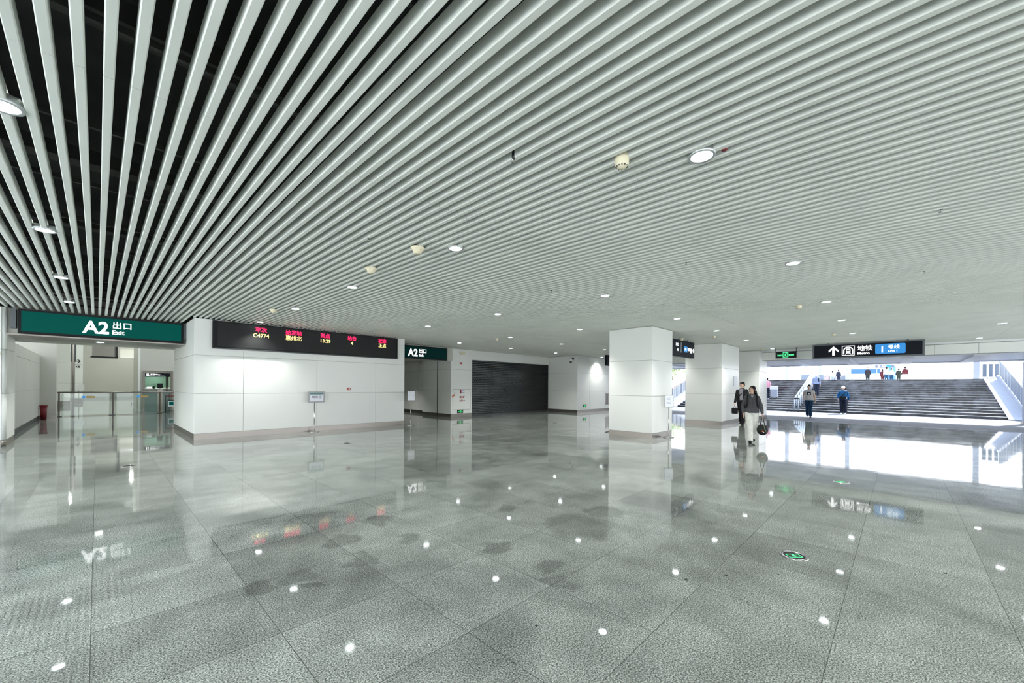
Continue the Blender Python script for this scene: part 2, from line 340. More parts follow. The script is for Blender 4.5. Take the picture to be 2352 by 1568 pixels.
# ---------------------------------------------------------------- ceiling of linear baffles
b=B(); b.box(-4.3,24,-9,18.9,4.4,4.6); ce=struct(b.obj('ceiling',M['void']))
b=B(); PIT=.1257; W=.0525; H=.095
i0=int((-4.1+.085)/PIT); i1=int((23.9+.085)/PIT)
seams=[-8.9,-2.45,3.55,9.55,16.18]
for i in range(i0,i1):
    x=-.083+PIT*i; x0,x1=x-W/2,x+W/2
    ymax=16.2
    if 1.9<x<8.75: ymax=14.54
    if x<-1.55: ymax=16.12
    if 12.4<x<20.4: ymax=16.40
    if x>=20.35: ymax=14.17
    ys=[s_ for s_ in seams if s_<ymax-.1]+[ymax]
    dz=.0012*math.sin(i*12.9898)
    for a,c in zip(ys,ys[1:]):
        if c-a<.02: continue
        v=[(x0,H),(x0,.006),(x0+.006,0),(x1-.006,0),(x1,.006),(x1,H)]
        ya,yc=a+.003,c-.003
        A=[b.bm.verts.new((p,ya,CZ+q+dz)) for p,q in v]; Cc=[b.bm.verts.new((p,yc,CZ+q+dz)) for p,q in v]
        for k in range(5): b.bm.faces.new([A[k],A[k+1],Cc[k+1],Cc[k]])
        b.bm.faces.new([A[5],A[0],Cc[0],Cc[5]]); b.bm.faces.new(A); b.bm.faces.new(Cc[::-1])
b.obj('slat_grid',M['slat'],ce)
b=B()
for k in range(18):
    y=-7.6+1.35*k
    if y<16: b.box(-4.1,23.9,y,y+.03,CZ+H+.004,CZ+H+.045)
for k in range(9): b.box(-4.1,23.9,-7+2.7*k,-6.8+2.7*k,CZ+.55,CZ+.7)
b.obj('carrier_rail',mat('carrier_rail',(.05,.05,.045),.6,metal=.4),ce)
b=B()
for x0,x1,y0,y1 in ((-4.2,24,-9.1,-9),(-4.3,-4.2,-9,18.9),(24,24.1,-9,18.9),(-4.2,24,18.9,19)): b.box(x0,x1,y0,y1,CZ+.1,4.6)
b.obj('plenum_side',M['void'],ce)
# unseen sides behind and left of the camera, opened to admit daylight; piers only
for y in (-8.6,-1.5,8.6): struct(block('wall_end_pier',-4.2,-3.7,y,y+.5))
for x in (1,11,21): struct(block('wall_front_pier',x,x+.6,-8.9,-8.3))

# right header beam, porch soffit
b=B(); b.box(24.02,24.3,-12,5.15,3.02,4.6); b.box(24.02,24.3,6.65,30,3.02,4.6); r=struct(b.obj('wall_header_porch',M['core']))
b=B(); panels(b,'x',24.0,-1,[-12,-8.6,-5.2,-2.2,-1.0,2.2,5.15],[3.02,3.42]); panels(b,'x',24.0,-1,[6.65,9.5,12.4,14.1],[3.02,3.42]); b.obj('panel',M['panel'],r)
b=B(); b.box(23.85,24.02,-12,14.15,3.44,3.6); b.obj('edge_strip',M['white'],r)
b=B(); b.box(24.3,30.1,-14,30,3.0,3.5); r=struct(b.obj('ceiling_porch',M['soffit']))
b=B()
for k in range(20): b.box(24.3,29.9,-13+2.1*k,-12.6+2.1*k,2.93,3.0)
b.box(29.8,30.1,-14,30,2.95,3.55); b.obj('beam',M['soffit'],r)
for y,lb in ((-4.4,'pale porch column at the right end of the outdoor stairs'),(14.9,'pale porch column beyond the left end of the outdoor stairs')):
    b=B(); b.box(29.7,30.1,y-.02,y+.3,0,2.9,.01); c=b.obj('porch_column',M['ramp']); tag(c,lb,'column')
    b=B(); b.box(29.66,30.14,y-.06,y+.34,0,.12); b.obj('base',M['steel'],c)

# ---------------------------------------------------------------- outdoor stairs
SX0,SX1,N=33.4,42.4,16; TR=(SX1-SX0)/N; RZ=2.33/N; SY0,SY1=-4.08,13.2
def stz(x): return max(0,min(2.33,(math.floor((x-SX0)/TR)+1)*RZ)) if x>=SX0 else 0
st=thing('staircase','wide dark granite outdoor staircase with pale tread edges','stairs',(SX0,0,0))
b=B()
for k in range(N): b.box(TR*k,SX1-SX0+.5,SY0,SY1,RZ*k,RZ*(k+1)-.012)
b.obj('steps',M['riser'],st)
b=B()
for k in range(N): b.box(TR*k-.015,TR*(k+1)+.02,SY0-.001,SY1,RZ*(k+1)-.032,RZ*(k+1))
b.obj('tread',M['tread'],st)
for y0,y1 in ((SY0-.62,SY0),(SY1,SY1+.8)):
    b=B(); b.prism([(-.35,0),(SX1-SX0+.5,0),(SX1-SX0+.5,2.43),(SX1-SX0,2.43),(-.35,.05)],y0,y1); b.obj('side_ramp',M['ramp'],st)
for y0,y1 in ((SY0-.80,SY0-.62),(SY1+.8,SY1+.98)):
    b=B(); b.prism([(-.35,0),(SX1-SX0+.5,0),(SX1-SX0+.5,2.58),(SX1-SX0,2.58),(-.35,.20)],y0,y1); b.obj('kerb',M['ramp'],st)
b=B(); b.box(SX1+.03,120,-40,60,-.2,2.326)
struct(b.obj('trim_5',M['concrete']))
b=B(); b.box(30,SX1+40,-14,-4.9,-.1,0.0); struct(b.obj('trim_6',M['ramp']))
def rail_panels(nm,lb,y,m,grp=None,bars=False,topo=1.15,x1=None):
    r=thing(nm,lb,'railing',(SX0,y,0))
    sl=2.33/(SX1-SX0); n=9; L=SX1-SX0-.3
    for k in range(n+1):
        x=.1+L*k/n; z=.2+sl*x
        b=B(); b.box(x-.025,x+.025,-.025,.025,z,z+topo); b.obj('post',M['galv'] if not bars else M['bluegrey'],r)
    for k in range(n):
        xa=.1+L*k/n+.04; xb=.1+L*(k+1)/n-.04; za,zb=.2+sl*xa,.2+sl*xb
        b=B()
        if not bars: b.prism([(xa,za+.12),(xb,zb+.12),(xb,zb+topo-.08),(xa,za+topo-.08)],-.012,.012)
        else:
            for j in range(7):
                x=xa+(xb-xa)*(j+.5)/7; z=.2+sl*x; b.box(x-.012,x+.012,-.012,.012,z+.1,z+topo-.05)
            b.tube([(xa,0,za+.1),(xb,0,zb+.1)],.015,6)
        b.obj('panel',m,r)
    b=B(); b.tube([(0,0,.2+topo+.02),(SX1-SX0,0,2.53+topo+.02)],.035,10); b.obj('handrail',M['galv'] if not bars else mat('brown_rail',(.25,.15,.12),.5),r)
    return r
rail_panels('stair_railing','railing of grey-blue panels sloping down the right side of the stairs',SY0-.72,M['bluegrey'])
rail_panels('stair_railing','grey barred railing on the left ramp, seen between the first two pillars',SY1+.9,M['bluegrey'],bars=True,topo=1.0)
# landing fence at the top right
r=thing('landing_fence','short grey panel fence on the landing at the top right of the stairs','fence',(SX1+.6,SY0-.85,2.33))
for k in range(4):
    b=B(); b.box(-.03,.03,.04+.27*k-.02,.04+.27*k+.02,0,1.15); b.obj('post',M['galv'],r)
for k in range(3):
    b=B(); b.box(-.01,.01,.08+.27*k,.27*(k+1),.15,1.05); b.obj('panel',M['bluegrey'],r)
b=B(); b.box(-.04,.04,0,.9,1.15,1.2); b.obj('handrail',M['galv'],r)
b=B(); b.box(SX1+1.2,SX1+1.6,-4.05,-3.75,2.33,6.0,.02); tag(b.obj('canopy_column',M['ramp']),'pale column standing on the landing at the top right of the stairs','column')
# white tubular handrail up the middle
r=thing('stair_handrail','white tubular handrail running up the middle of the stairs','railing',(SX0-.15,5.2,0))
sl=2.33/(SX1-SX0)
for j in range(2):
    for k in range(13):
        x=.05+.75*k; zb=stz(SX0-.15+x+.02); zt=.9+sl*x
        b=B(); b.tube([(x,-.22*j,zb),(x,-.22*j,zt)],.038,8); p=b.obj('post',M['galv'],r)
        b=B(); b.cyl((x,-.22*j,zb),.06,.07,10); b.obj('foot',M['black'],p)
    b=B(); b.tube([(-.02,-.22*j,.9),(9.2,-.22*j,.9+sl*9.2)],.045,10); b.obj('handrail',M['galv'],r)
b=B(); b.tube([(-.02,.02,.9),(-.02,-.24,.9)],.05,8); b.obj('end_cap',M['black'],r)

# ---------------------------------------------------------------- plaza background
b=B(); b.box(80,84,-3.5,13,2.33,6.0); r=b.obj('station_building',M['white']); tag(r,'white low building with a blue fascia band beyond the stairs','building')
b=B(); b.box(79.9,80,2.1,5.4,3.85,4.55); b.obj('fascia',mat('blue_fascia',(.02,.09,.36),.5),r)
b=B(); b.box(79.9,80,2.1,5.4,2.33,3.85); b.obj('window',mat('shop_window',(.35,.38,.36),.2),r)
b=B(); b.box(73,74,.45,1.15,2.33,4.6); tag(b.obj('ticket_kiosk',mat('kiosk_blue',(.05,.16,.50),.5)),'tall blue kiosk on the upper plaza beside the white-shirted people','kiosk')
r=thing('plaza_sign','dark hanging direction sign on the upper plaza far beyond the stairs','sign',(66.5,1.38,.32),-PI/2)
b=B(); b.box(-.86,.86,-.04,.04,3.84,4.22); b.obj('sign_box',mat('plaza_sign_dark',(.08,.10,.14),.5),r)
b=B(); b.prism([(-.5,4.17),(-.64,4.04),(-.54,4.04),(-.54,3.9),(-.46,3.9),(-.46,4.04),(-.36,4.04)],-.05,-.041); b.obj('arrow_mark',M['signwhite'],r)
b=B(); b.box(.15,.6,-.05,-.041,3.9,4.16); b.obj('blue_field',M['signblue'],r)
text('lettering','地铁',-.28,3.93,.22,M['signwhite'],r,y=-.045)
for y in (-.7,.7):
    b=B(); b.box(y-.02,y+.02,-.02,.02,2.33,3.84); b.obj('post',M['galv'],r)
r=thing('plaza_fence','grey slatted fence on the upper plaza at the left top of the stairs','fence',(60,8.0,2.33))
for k in range(22):
    b=B(); b.box(-.02,.02,.02+.095*k,.09+.095*k,.0,1.15); b.obj('slat',M['galv'],r)
b=B(); b.box(-.05,-.02,0,2.1,1.1,1.18); b.obj('top_rail',M['galv'],r)
r=thing('ticket_barrier','low grey barrier in front of the plaza fence','barrier',(58.5,6.4,2.33))
b=B(); b.box(-.1,.1,0,2.1,0,.85,.01); b.obj('panel',M['bluegrey'],r)
b=B(); b.box(-.13,.13,-.02,2.12,.85,.92); b.obj('top_rail',M['galv'],r)
for i,y in enumerate((10.3,7.0,4.3)):
    b=B(); b.box(62,62.5,y,y+.42,2.33,9); tag(b.obj('plaza_column',M['ramp']),('pale column at the left end of the upper plaza, left of the slatted fence','pale column on the upper plaza behind the top of the white handrail','pale column on the upper plaza behind the man in a navy shirt')[i],'column')
# row of grey cabinets behind people
g='grey cabinets in a row on the upper plaza'
for k in range(5):
    b=B(); b.box(72.8,73.4,5.3+.66*k,5.86+.66*k,2.33,3.45,.02); tag(b.obj('grey_cabinet',M['bluegrey']),'waist-high grey cabinet in a row on the upper plaza','cabinet',g)

# tree seen in the gap
def tree(lb,loc,h,rad,seed):
    rnd=random.Random(seed); t=thing('leafy_tree',lb,'tree',loc)
    b=B(); b.tube([(0,0,0),(.1,.05,h*.35),(0,.15,h*.7)],[.22,.16,.06],8)
    for k in range(6):
        a=k*1.05; b.tube([(0,.1,h*.4+.1*k),(rad*.7*math.cos(a),rad*.7*math.sin(a),h*.7+.2*math.sin(k*3))],[.07,.02],6)
    b.obj('trunk',M['bark'],t)
    b=B()
    for k in range(2600):
        u=Vector((rnd.gauss(0,1),rnd.gauss(0,1),rnd.gauss(0,.7))); u=u.normalized()*rad*(rnd.random()**.4)
        c=Vector((0,0,h*.72))+u; a=Vector((rnd.uniform(-1,1),rnd.uniform(-1,1),rnd.uniform(-1,1))).normalized(); d=a.orthogonal().normalized(); s=rnd.uniform(.07,.15)
        v=[b.bm.verts.new(c+a*s),b.bm.verts.new(c+d*s*.5),b.bm.verts.new(c-a*s),b.bm.verts.new(c-d*s*.5)]; b.bm.faces.new(v)
    b.obj('foliage',M['leaf'],t,kind='stuff'); return t
tree('green leafy tree seen between the first two pillars beyond the ramp railing',(62,25.5,2.33),3.2,2.3,3)
tree('taller green tree far behind the ramp railing, mostly hidden by the nearest pillar',(66,29.5,2.33),5.0,2.6,4)

# ---------------------------------------------------------------- roller shutter
r=thing('roller_shutter','wide closed dark metal roller shutter in the rear wall','shutter',(13.9,16.46,0))
NS=32; hh=3.0/NS
for k in range(NS):
    z0=k*hh; b=B()
    b.tube([(0.03,0,z0+hh*.5),(6.44,0,z0+hh*.5)],[(.014,hh*.44)]*2,8,up=(0,1,0)); 
    b.obj('slat',M['shutter'],r)
b=B()
for k in range(NS+1):
    z0=k*hh
    n=52; off=.06 if k%2 else 0
    for j in range(n): b.box(.05+off+j*.122,.062+off+j*.122,-.010,.008,z0-.01 if z0>.02 else 0,z0+.012)
b.obj('link_pin',M['chrome'],r)
b=B(); b.box(.0,6.47,.02,.03,0,3.0); b.obj('curtain_backing',M['shutback'],r)
for x in (0,6.45):
    b=B(); b.box(x-.03,x+.03,-.03,.05,0,3.0); b.obj('guide_rail',M['darkmetal'],r)
b=B(); b.box(.03,6.44,-.02,.02,0,.05); b.obj('bottom_bar',M['darkmetal'],r)

# ---------------------------------------------------------------- downlights
proto=thing('downlight','x','ceiling light',(0,0,0))
b=B(); b.lathe((0,0,0),[(.082,-.006),(.102,-.010),(.106,.0),(.104,.05),(.09,.05),(.084,.0),(.082,-.006)],28); b.obj('trim_ring',mat('lamp_ring',(.55,.58,.58),.35,metal=.6),proto)
b=B(); b.lathe((0,0,0),[(0,-.001),(.083,-.001),(.083,.01),(0,.01)],28); b.obj('lens',M['lens'],proto)
ld=bpy.data.lights.new('lamp','SPOT'); ld.energy=215; ld.spot_size=R(112); ld.spot_blend=.75; ld.shadow_soft_size=.08; ld.color=(1,1,.965)
lo=bpy.data.objects.new('lamp',ld); COL.objects.link(lo); lo.location=(0,0,-.02); lo.parent=proto
xsl=[-.46,3.44,7.35,11.12,14.38,18.0,22.6]; ysl=[-2.08,1.18,4.43,7.65,10.86,14.0]
colname=['leftmost run, over the way to the green exit sign','second run from the left','third run from the left, before the nearest pillar','fourth run, along the nearest pillar','fifth run, past the nearest pillar','sixth run, along the second pillar','last run, next to the outdoor paving']
rowname=['nearest the camera side','second from the camera side','third from the camera side','fourth from the camera side','fifth from the camera side','farthest, close to the rear walls']
first=True
for i,x in enumerate(xsl):
    for j,y in enumerate(ysl):
        if x<0 and j<1: continue
        if i==2 and j==5: continue
        if i==6 and j==5: x,y=22.5,13.75
        lb='round ceiling downlight, %s; %s'%(colname[i],rowname[j]); lb=' '.join(lb.split()[:16])
        if first: proto.location=(x,y,CZ-.002); proto['label']=lb; proto['group']='downlights in the slatted ceiling'; first=False
        else: dup(proto,(x,y,CZ-.002),lb,'downlights in the slatted ceiling')
dup(proto,(.06,16.9,2.80),'round downlight under the header behind the big green exit sign','downlights in the slatted ceiling')
dup(proto,(10.9,20.5,2.98),'round downlight added to light the corridor behind the small exit sign','downlights in the slatted ceiling')  # added fixture, put in to light the corridor
b=B(); b.lathe((3.48,1.02,CZ-.004),[(0,0),(.022,0),(.022,.01),(0,.01)],14); tag(b.obj('red_indicator',M['darkred']),'small dull red dot on a slat beside the nearest big downlight','indicator')
# far room lighting: fill lamps added out of view to light that closed room
for k,(x,y) in enumerate(((0,34),(2,44),(-2,54),(3,62))):
    t=thing('hall_fill_lamp','round unseen fill lamp added to light the far room, above the view','ceiling light',(x,y,8.9),0,'added fill lamps in the far room')
    b=B(); b.lathe((0,0,0),[(0,0),(.4,0),(.4,.08),(0,.08)],24); b.obj('lens',M['lens'],t)
    l=bpy.data.lights.new('lamp','AREA'); l.energy=330; l.shape='DISK'; l.size=.8; l.color=(.95,1,.97); q=bpy.data.objects.new('lamp',l); COL.objects.link(q); q.location=(0,0,-.03); q.parent=t

# ---------------------------------------------------------------- smoke detectors, sprinklers
def detector(x,y,lb,kind):
    t=thing('smoke_detector' if kind=='d' else 'ceiling_speaker',lb,'smoke detector' if kind=='d' else 'speaker',(x,y,CZ),0)
    if kind=='d':
        b=B(); b.lathe((0,0,0),[(0,-.075),(.028,-.074),(.034,-.066),(.050,-.060),(.056,-.045),(.058,.0),(.058,.06),(0,.06)],28); b.obj('housing',M['cream'],t)
        b=B()
        for k in range(12):
            a=k*PI/6; m_=Matrix.Rotation(a,4,'Z'); c=m_@Vector((.046,0,-.062)); b.ell(c,(.006,.006,.004),8)
        b.obj('vent_slot',M['black'],t)
    else:
        b=B(); b.lathe((0,0,0),[(0,-.085),(.045,-.083),(.052,-.074),(.078,-.025),(.094,-.012),(.097,.0),(.09,.01),(0,.012)],28); b.obj('housing',M['cream'],t)
        b=B(); b.lathe((0,0,0),[(0,.012),(.05,.012),(.05,.04),(0,.04)],16); b.obj('mount',M['black'],t)
detector(3.04,1.68,'cream cylindrical smoke detector with vents near the closest big downlight','d')
for x,y,lb in ((3.07,4.80,'cream cone-shaped ceiling fitting left of a downlight, larger of the two'),(3.09,6.19,'cream cone-shaped ceiling fitting, the smaller one above the departure board'),(3.11,11.45,'tiny cream ceiling fitting close above the departure board'),(11.08,11.57,'cream ceiling fitting near the rear hall left of the nearest pillar'),(15.76,6.11,'cream ceiling fitting right behind the nearest pillar, above the blue sign')):
    detector(x,y,lb,'s')
for x,y,lb in ((15.87,4.96,'cream smoke detector on the ceiling between the first and second pillars'),(11.24,1.69,'cream smoke detector left of a downlight, above the hanging metro sign side'),(17.89,1.68,'cream smoke detector directly above the hanging metro sign'),(22.4,4.80,'cream smoke detector above the small green exit sign')):
    detector(x,y,lb,'d')
def sprinkler(x,y,lb,loc):
    t=thing('sprinkler_head',lb,'sprinkler',loc,0,'sprinkler heads')
    b=B(); b.lathe((0,0,0),[(.0,.06),(.016,.06),(.016,.0),(.010,-.01),(0,-.01)],12); b.obj('body',M['darkmetal'],t)
    b=B(); b.tube([(.012,0,0),(.016,0,-.018),(.0,0,-.034)],.003,6); b.tube([(-.012,0,0),(-.016,0,-.018),(.0,0,-.034)],.003,6); b.lathe((0,0,-.036),[(0,0),(.018,0),(.018,.003),(0,.003)],12); b.obj('deflector',M['chrome'],t)
for x,y,lb in ((2.41,2.33,'small sprinkler head left of the cylindrical smoke detector'),(2.44,4.96,'small sprinkler head left of the larger cone fitting'),(2.45,8.64,'small sprinkler head above the departure board corner'),(6.27,4.98,'small dark sprinkler head left of the middle downlight'),(6.20,-.30,'small dark sprinkler slot at the right side of the ceiling'),(6.22,2.35,'small sprinkler head left of the right large downlight'),(9.27,-.27,'small sprinkler head far right in the ceiling')):
    sprinkler(x,y,lb,(x,y,CZ+.005))

# ---------------------------------------------------------------- signs
# big green A2 exit sign
s=thing('exit_sign','large green lit exit sign A2 across the left opening','sign',(0,16.14,0))
b=B(); b.box(-1.40,1.86,-.16,.06,2.86,3.47,.01); b.obj('sign_box',M['black'],s)
b=B(); b.box(-1.34,1.80,-.168,-.16,2.91,3.42); b.obj('sign_face',M['green'],s)
text('lettering_a2','A2',-.27,2.985,.46,M['signwhite'],s,y=-.172,sx=.93,bold=.012)
text('lettering_chinese','出口',.285,3.16,.215,M['signwhite'],s,y=-.172,bold=.002,sx=.98)
text('lettering_exit','Exit',.285,2.985,.165,M['signwhite'],s,y=-.172,bold=.003)
for x in (-1.47,1.89):
    b=B(); b.box(x-.06,x+.04,-.1,.06,2.98,3.47); b.obj('side_bracket',M['frame'],s)
# small A2 exit sign
s=thing('exit_sign','smaller dark green exit sign A2 right of the departure board','sign',(0,16.16,0))
b=B(); b.box(8.74,12.0,-.12,.05,2.84,3.44,.01); b.obj('sign_box',M['black'],s)
b=B(); b.box(8.80,11.94,-.128,-.12,2.89,3.39); b.obj('sign_face',M['darkgreen'],s)
text('lettering_a2','A2',9.80,2.955,.46,M['signwhite'],s,y=-.132,sx=.93,bold=.012)
text('lettering_chinese','出口',10.36,3.13,.215,M['signwhite'],s,y=-.132,bold=.002)
text('lettering_exit','Exit',10.36,2.955,.165,M['signwhite'],s,y=-.132,bold=.003)
# departure board
s=thing('departure_board','long black electronic train board with red and yellow text on the white wall','display board',(0,14.50,0))
b=B(); b.box(2.34,8.33,-.10,.018,2.65,3.47,.01); b.obj('board_box',M['black'],s)
b=B(); b.box(2.46,8.24,-.106,-.10,2.71,3.43); b.obj('screen',M['ledpanel'],s)
b=B(); b.box(2.36,8.31,-.125,-.10,2.645,2.675); b.obj('bottom_ledge',M['darkmetal'],s)
for tx,cx,yt in (('车次',3.57,'C4774'),('始发站',4.51,'惠州北'),('到点',5.52,'13:29'),('站台',6.47,'4'),('状态',7.66,'正点')):
    text('heading_text',tx,cx,3.245,.165,M['ledred'],s,y=-.11,align='CENTER',bold=.003)
    text('value_text',yt,cx,3.07,.165,M['ledyellow'],s,y=-.11,align='CENTER',bold=.002)
# metro sign
def train_icon(b,x,z,w):
    h=w; t=w*.045
    b.box(x,x+w,-.112,-.105,z,z+t); b.box(x,x+w,-.112,-.105,z+h-t,z+h); b.box(x,x+t,-.112,-.105,z+t,z+h-t); b.box(x+w-t,x+w,-.112,-.105,z+t,z+h-t)
    cx=x+w/2; r1,r2=w*.40,w*.31; zc=z+h*.50
    pts=[(cx+r1*math.cos(PI*k/12),zc+r1*math.sin(PI*k/12)) for k in range(13)]; ins=[(cx+r2*math.cos(PI*k/12),zc+r2*math.sin(PI*k/12)) for k in range(13)]
    for k in range(12): b.prism([pts[k],pts[k+1],ins[k+1],ins[k]],-.112,-.105)
    b.box(cx-r1,cx-r2,-.112,-.105,z+h*.13,zc); b.box(cx+r2,cx+r1,-.112,-.105,z+h*.13,zc)
    a=w*.17
    b.prism([(cx-a,z+h*.30),(cx-a*.8,z+h*.26),(cx+a*.8,z+h*.26),(cx+a,z+h*.30),(cx+a,z+h*.46),(cx-a,z+h*.46)],-.112,-.105)
    b.prism([(cx-a,z+h*.60),(cx+a,z+h*.60),(cx+a*.85,z+h*.70),(cx-a*.85,z+h*.70)],-.112,-.105)
    b.box(cx-a,cx-a*.75,-.112,-.105,z+h*.46,z+h*.60); b.box(cx+a*.75,cx+a,-.112,-.105,z+h*.46,z+h*.60)
    for sg in (-1,1): b.prism([(cx+sg*a*.7,z+h*.24),(cx+sg*a*1.0,z+h*.24),(cx+sg*a*1.5,z+h*.12),(cx+sg*a*1.2,z+h*.12)],-.112,-.105)
    b.box(cx-a*1.1,cx+a*1.1,-.112,-.105,z+h*.165,z+h*.195)
def rrect(x0,x1,z0,z1,r,n=5):
    p=[]
    for cx,cz,a0 in ((x1-r,z1-r,0),(x0+r,z1-r,90),(x0+r,z0+r,180),(x1-r,z0+r,270)):
        for k in range(n+1):
            a=R(a0+90*k/n); p.append((cx+r*math.cos(a),cz+r*math.sin(a)))
    return p
s=thing('metro_sign','wide black hanging sign reading Metro Line 1 with a white up arrow','sign',(21.5,0,0),-PI/2)   # local x = -world y
b=B(); b.box(-2.72,.65,-.1,.1,2.86,3.46,.01); b.obj('sign_box',M['frame'],s)
b=B(); b.box(-2.66,.59,-.105,-.1,2.91,3.41); b.obj('sign_face',M['signdark'],s)
b=B(); b.prism([(-2.01,3.35),(-2.17,3.19),(-2.17,3.11),(-2.05,3.22),(-2.05,2.98),(-1.97,2.98),(-1.97,3.22),(-1.85,3.11),(-1.85,3.19)],-.112,-.105); b.obj('arrow_mark',M['signwhite'],s)
b=B(); train_icon(b,-1.74,2.955,.40); b.obj('train_icon',M['signwhite'],s)
text('lettering_chinese','地铁',-1.26,3.14,.235,M['signwhite'],s,y=-.108,bold=.002)
text('lettering_metro','Metro',-1.26,2.985,.13,M['signwhite'],s,y=-.108,bold=.001,sx=1.15)
b=B(); b.prism(rrect(-.72,.14,2.975,3.36,.05),-.112,-.105); f=b.obj('line_badge',M['signblue'],s)
text('badge_number','1',-.60,3.03,.34,M['signwhite'],f,y=-.116,bold=.003)
text('badge_chinese','号线',-.36,3.165,.17,M['signwhite'],f,y=-.116,bold=.001)
text('badge_line','Line 1',-.35,3.045,.095,M['signwhite'],f,y=-.116,bold=.001,sx=1.2)
for x in (-2.2,0.2):
    b=B(); b.tube([(x,0,3.44),(x,0,3.6)],.02,8); b.obj('hanger',M['frame'],s)
# EXIT sign
s=thing('emergency_exit_sign','small black hanging sign with green EXIT and running figure','sign',(22.6,0,0),-PI/2)
b=B(); b.box(-4.30,-3.47,-.03,.03,3.02,3.33,.006); b.obj('sign_box',M['black'],s)
b=B(); b.box(-4.32,-3.45,-.035,.035,3.0,3.02); b.obj('bottom_rail',M['chrome'],s)
text('lettering_chinese','安全出口',-4.22,3.12,.085,M['exitgreen'],s,y=-.033,sx=.68,bold=.001)
text('lettering_exit','EXIT',-3.77,3.12,.115,M['exitgreen'],s,y=-.033,bold=.002,sx=.95)
b=B()
x0,x1,z0,z1=-4.0,-3.79,3.06,3.29
b.box(x0,x1,-.036,-.031,z0,z0+.015); b.box(x0,x1,-.036,-.031,z1-.015,z1); b.box(x0,x0+.015,-.036,-.031,z0,z1); b.box(x1-.03,x1,-.036,-.031,z0,z1)
def run_man(b,cx,cz,s,y0,y1):
    P=lambda *q:[(cx+x*s,cz+z*s) for x,z in q]
    b.prism(P(*[(.16+.09*math.cos(k*PI/4),.40+.09*math.sin(k*PI/4)) for k in range(8)]),y0,y1)
    b.prism(P((.05,.30),(.16,.24),(.02,-.04),(-.12,.02)),y0,y1)
    b.prism(P((.12,.26),(.30,.12),(.26,.06),(.08,.18)),y0,y1)
    b.prism(P((.04,.28),(-.20,.22),(-.28,.08),(-.21,.06),(-.14,.15),(.02,.18)),y0,y1)
    b.prism(P((.02,-.04),(-.10,.0),(.10,-.20),(.04,-.44),(.14,-.44),(.20,-.18)),y0,y1)
    b.prism(P((-.10,.0),(-.02,-.10),(-.14,-.30),(-.36,-.32),(-.36,-.24),(-.18,-.22)),y0,y1)
run_man(b,-3.895,3.175,.22,-.036,-.031); b.obj('running_figure',M['exitgreen'],s)
for x in (-4.29,-3.48):
    b=B(); b.box(x-.01,x+.01,-.02,.02,3.30,3.52); b.obj('hanger',M['black'],s)
# side sign behind first pillar
s=thing('direction_sign','black hanging direction sign with blue badge between the first two pillars','sign',(0,6.2,0))
b=B(); b.box(13.6,17.15,-.08,.08,2.80,3.44,.01); b.obj('sign_box',M['signdark'],s)
b=B(); b.prism(rrect(16.05,16.38,2.99,3.22,.03),-.092,-.08); f=b.obj('line_badge',M['signblue'],s)
text('badge_number','1号',16.08,3.04,.15,M['signwhite'],f,y=-.094,sx=.9)
text('lettering_chinese','地铁',16.42,3.07,.13,M['signwhite'],s,y=-.082,sx=.9)
b=B(); train_icon(b,16.68,2.99,.18); o=b.obj('train_icon',M['signwhite'],s); o.location=(0,.018,0)
b=B(); b.box(16.92,17.05,-.09,-.08,3.09,3.11); b.prism([(17.0,3.18),(17.03,3.18),(17.09,3.10),(17.03,3.02),(17.0,3.02),(17.05,3.10)],-.09,-.08); b.obj('arrow_mark',M['signwhite'],s)
b=B(); b.box(15.74,15.76,-.09,-.08,2.96,3.34); b.obj('divider',M['white'],s)
text('lettering_place','出口',15.25,3.20,.13,M['signwhite'],s,y=-.082); text('lettering_place','A2',15.36,3.0,.13,M['signwhite'],s,y=-.082)
for x in (14.2,16.6):
    b=B(); b.tube([(x,0,3.43),(x,0,3.6)],.02,8); b.obj('hanger',M['frame'],s)
s=thing('direction_sign','dark hanging sign far behind, its left edge peeking past the nearest pillar','sign',(19.9,11.9,0))
b=B(); b.box(0,2.6,-.08,.08,2.80,3.40,.01); b.obj('sign_box',M['signdark'],s)
for x in (.4,2.2):
    b=B(); b.tube([(x,0,3.39),(x,0,3.6)],.02,8); b.obj('hanger',M['frame'],s)

# ---------------------------------------------------------------- wall fittings
b=B(); b.box(6.36,6.47,14.47,14.52,1.41,1.50,.008); t=b.obj('fire_alarm_button',M['red']); tag(t,'small red fire call point on the white wall under the departure board','fire alarm')
b=B(); b.box(6.385,6.44,14.462,14.47,1.445,1.475); b.obj('glass_plate',M['paper'],t)
t=thing('dome_camera','white dome security camera on the wall right of the shutter','camera',(20.3,14.47,3.2),-PI/2)
b=B(); b.box(-.06,.06,-.02,.08,.05,.18,.01); b.tube([(0,0,.14),(0,-.16,.15)],.025,8); b.obj('wall_bracket',M['frame'],t)
b=B(); b.lathe((0,-.18,-.06),[(0,.2),(.07,.19),(.10,.12),(.105,.0),(.09,-.01),(0,-.01)],20); b.obj('housing',M['white'],t)
b=B(); b.ell((0,-.18,-.075),(.075,.075,.075),16); b.obj('dome',M['black'],t)
t=thing('emergency_light','cream emergency lamp at the top of the fire cabinet pillar','lamp',(13.05,16.35,3.28))
b=B(); b.box(-.02,.24,-.10,.0,-.06,.08,.012); b.obj('housing',M['cream'],t)
b=B(); b.ell((-.08,-.07,.03),(.06,.06,.05),12); b.obj('lamp_head',M['white'],t)
t=thing('alarm_sounder','small red and white alarm sounder on the fire cabinet pillar','alarm',(13.05,16.35,2.80))
b=B(); b.box(-.06,.06,-.06,.0,-.10,.10,.012); b.obj('housing',M['white'],t)
b=B(); b.box(-.035,.055,-.075,-.06,-.09,.02,.01); b.obj('speaker_grille',M['red'],t)
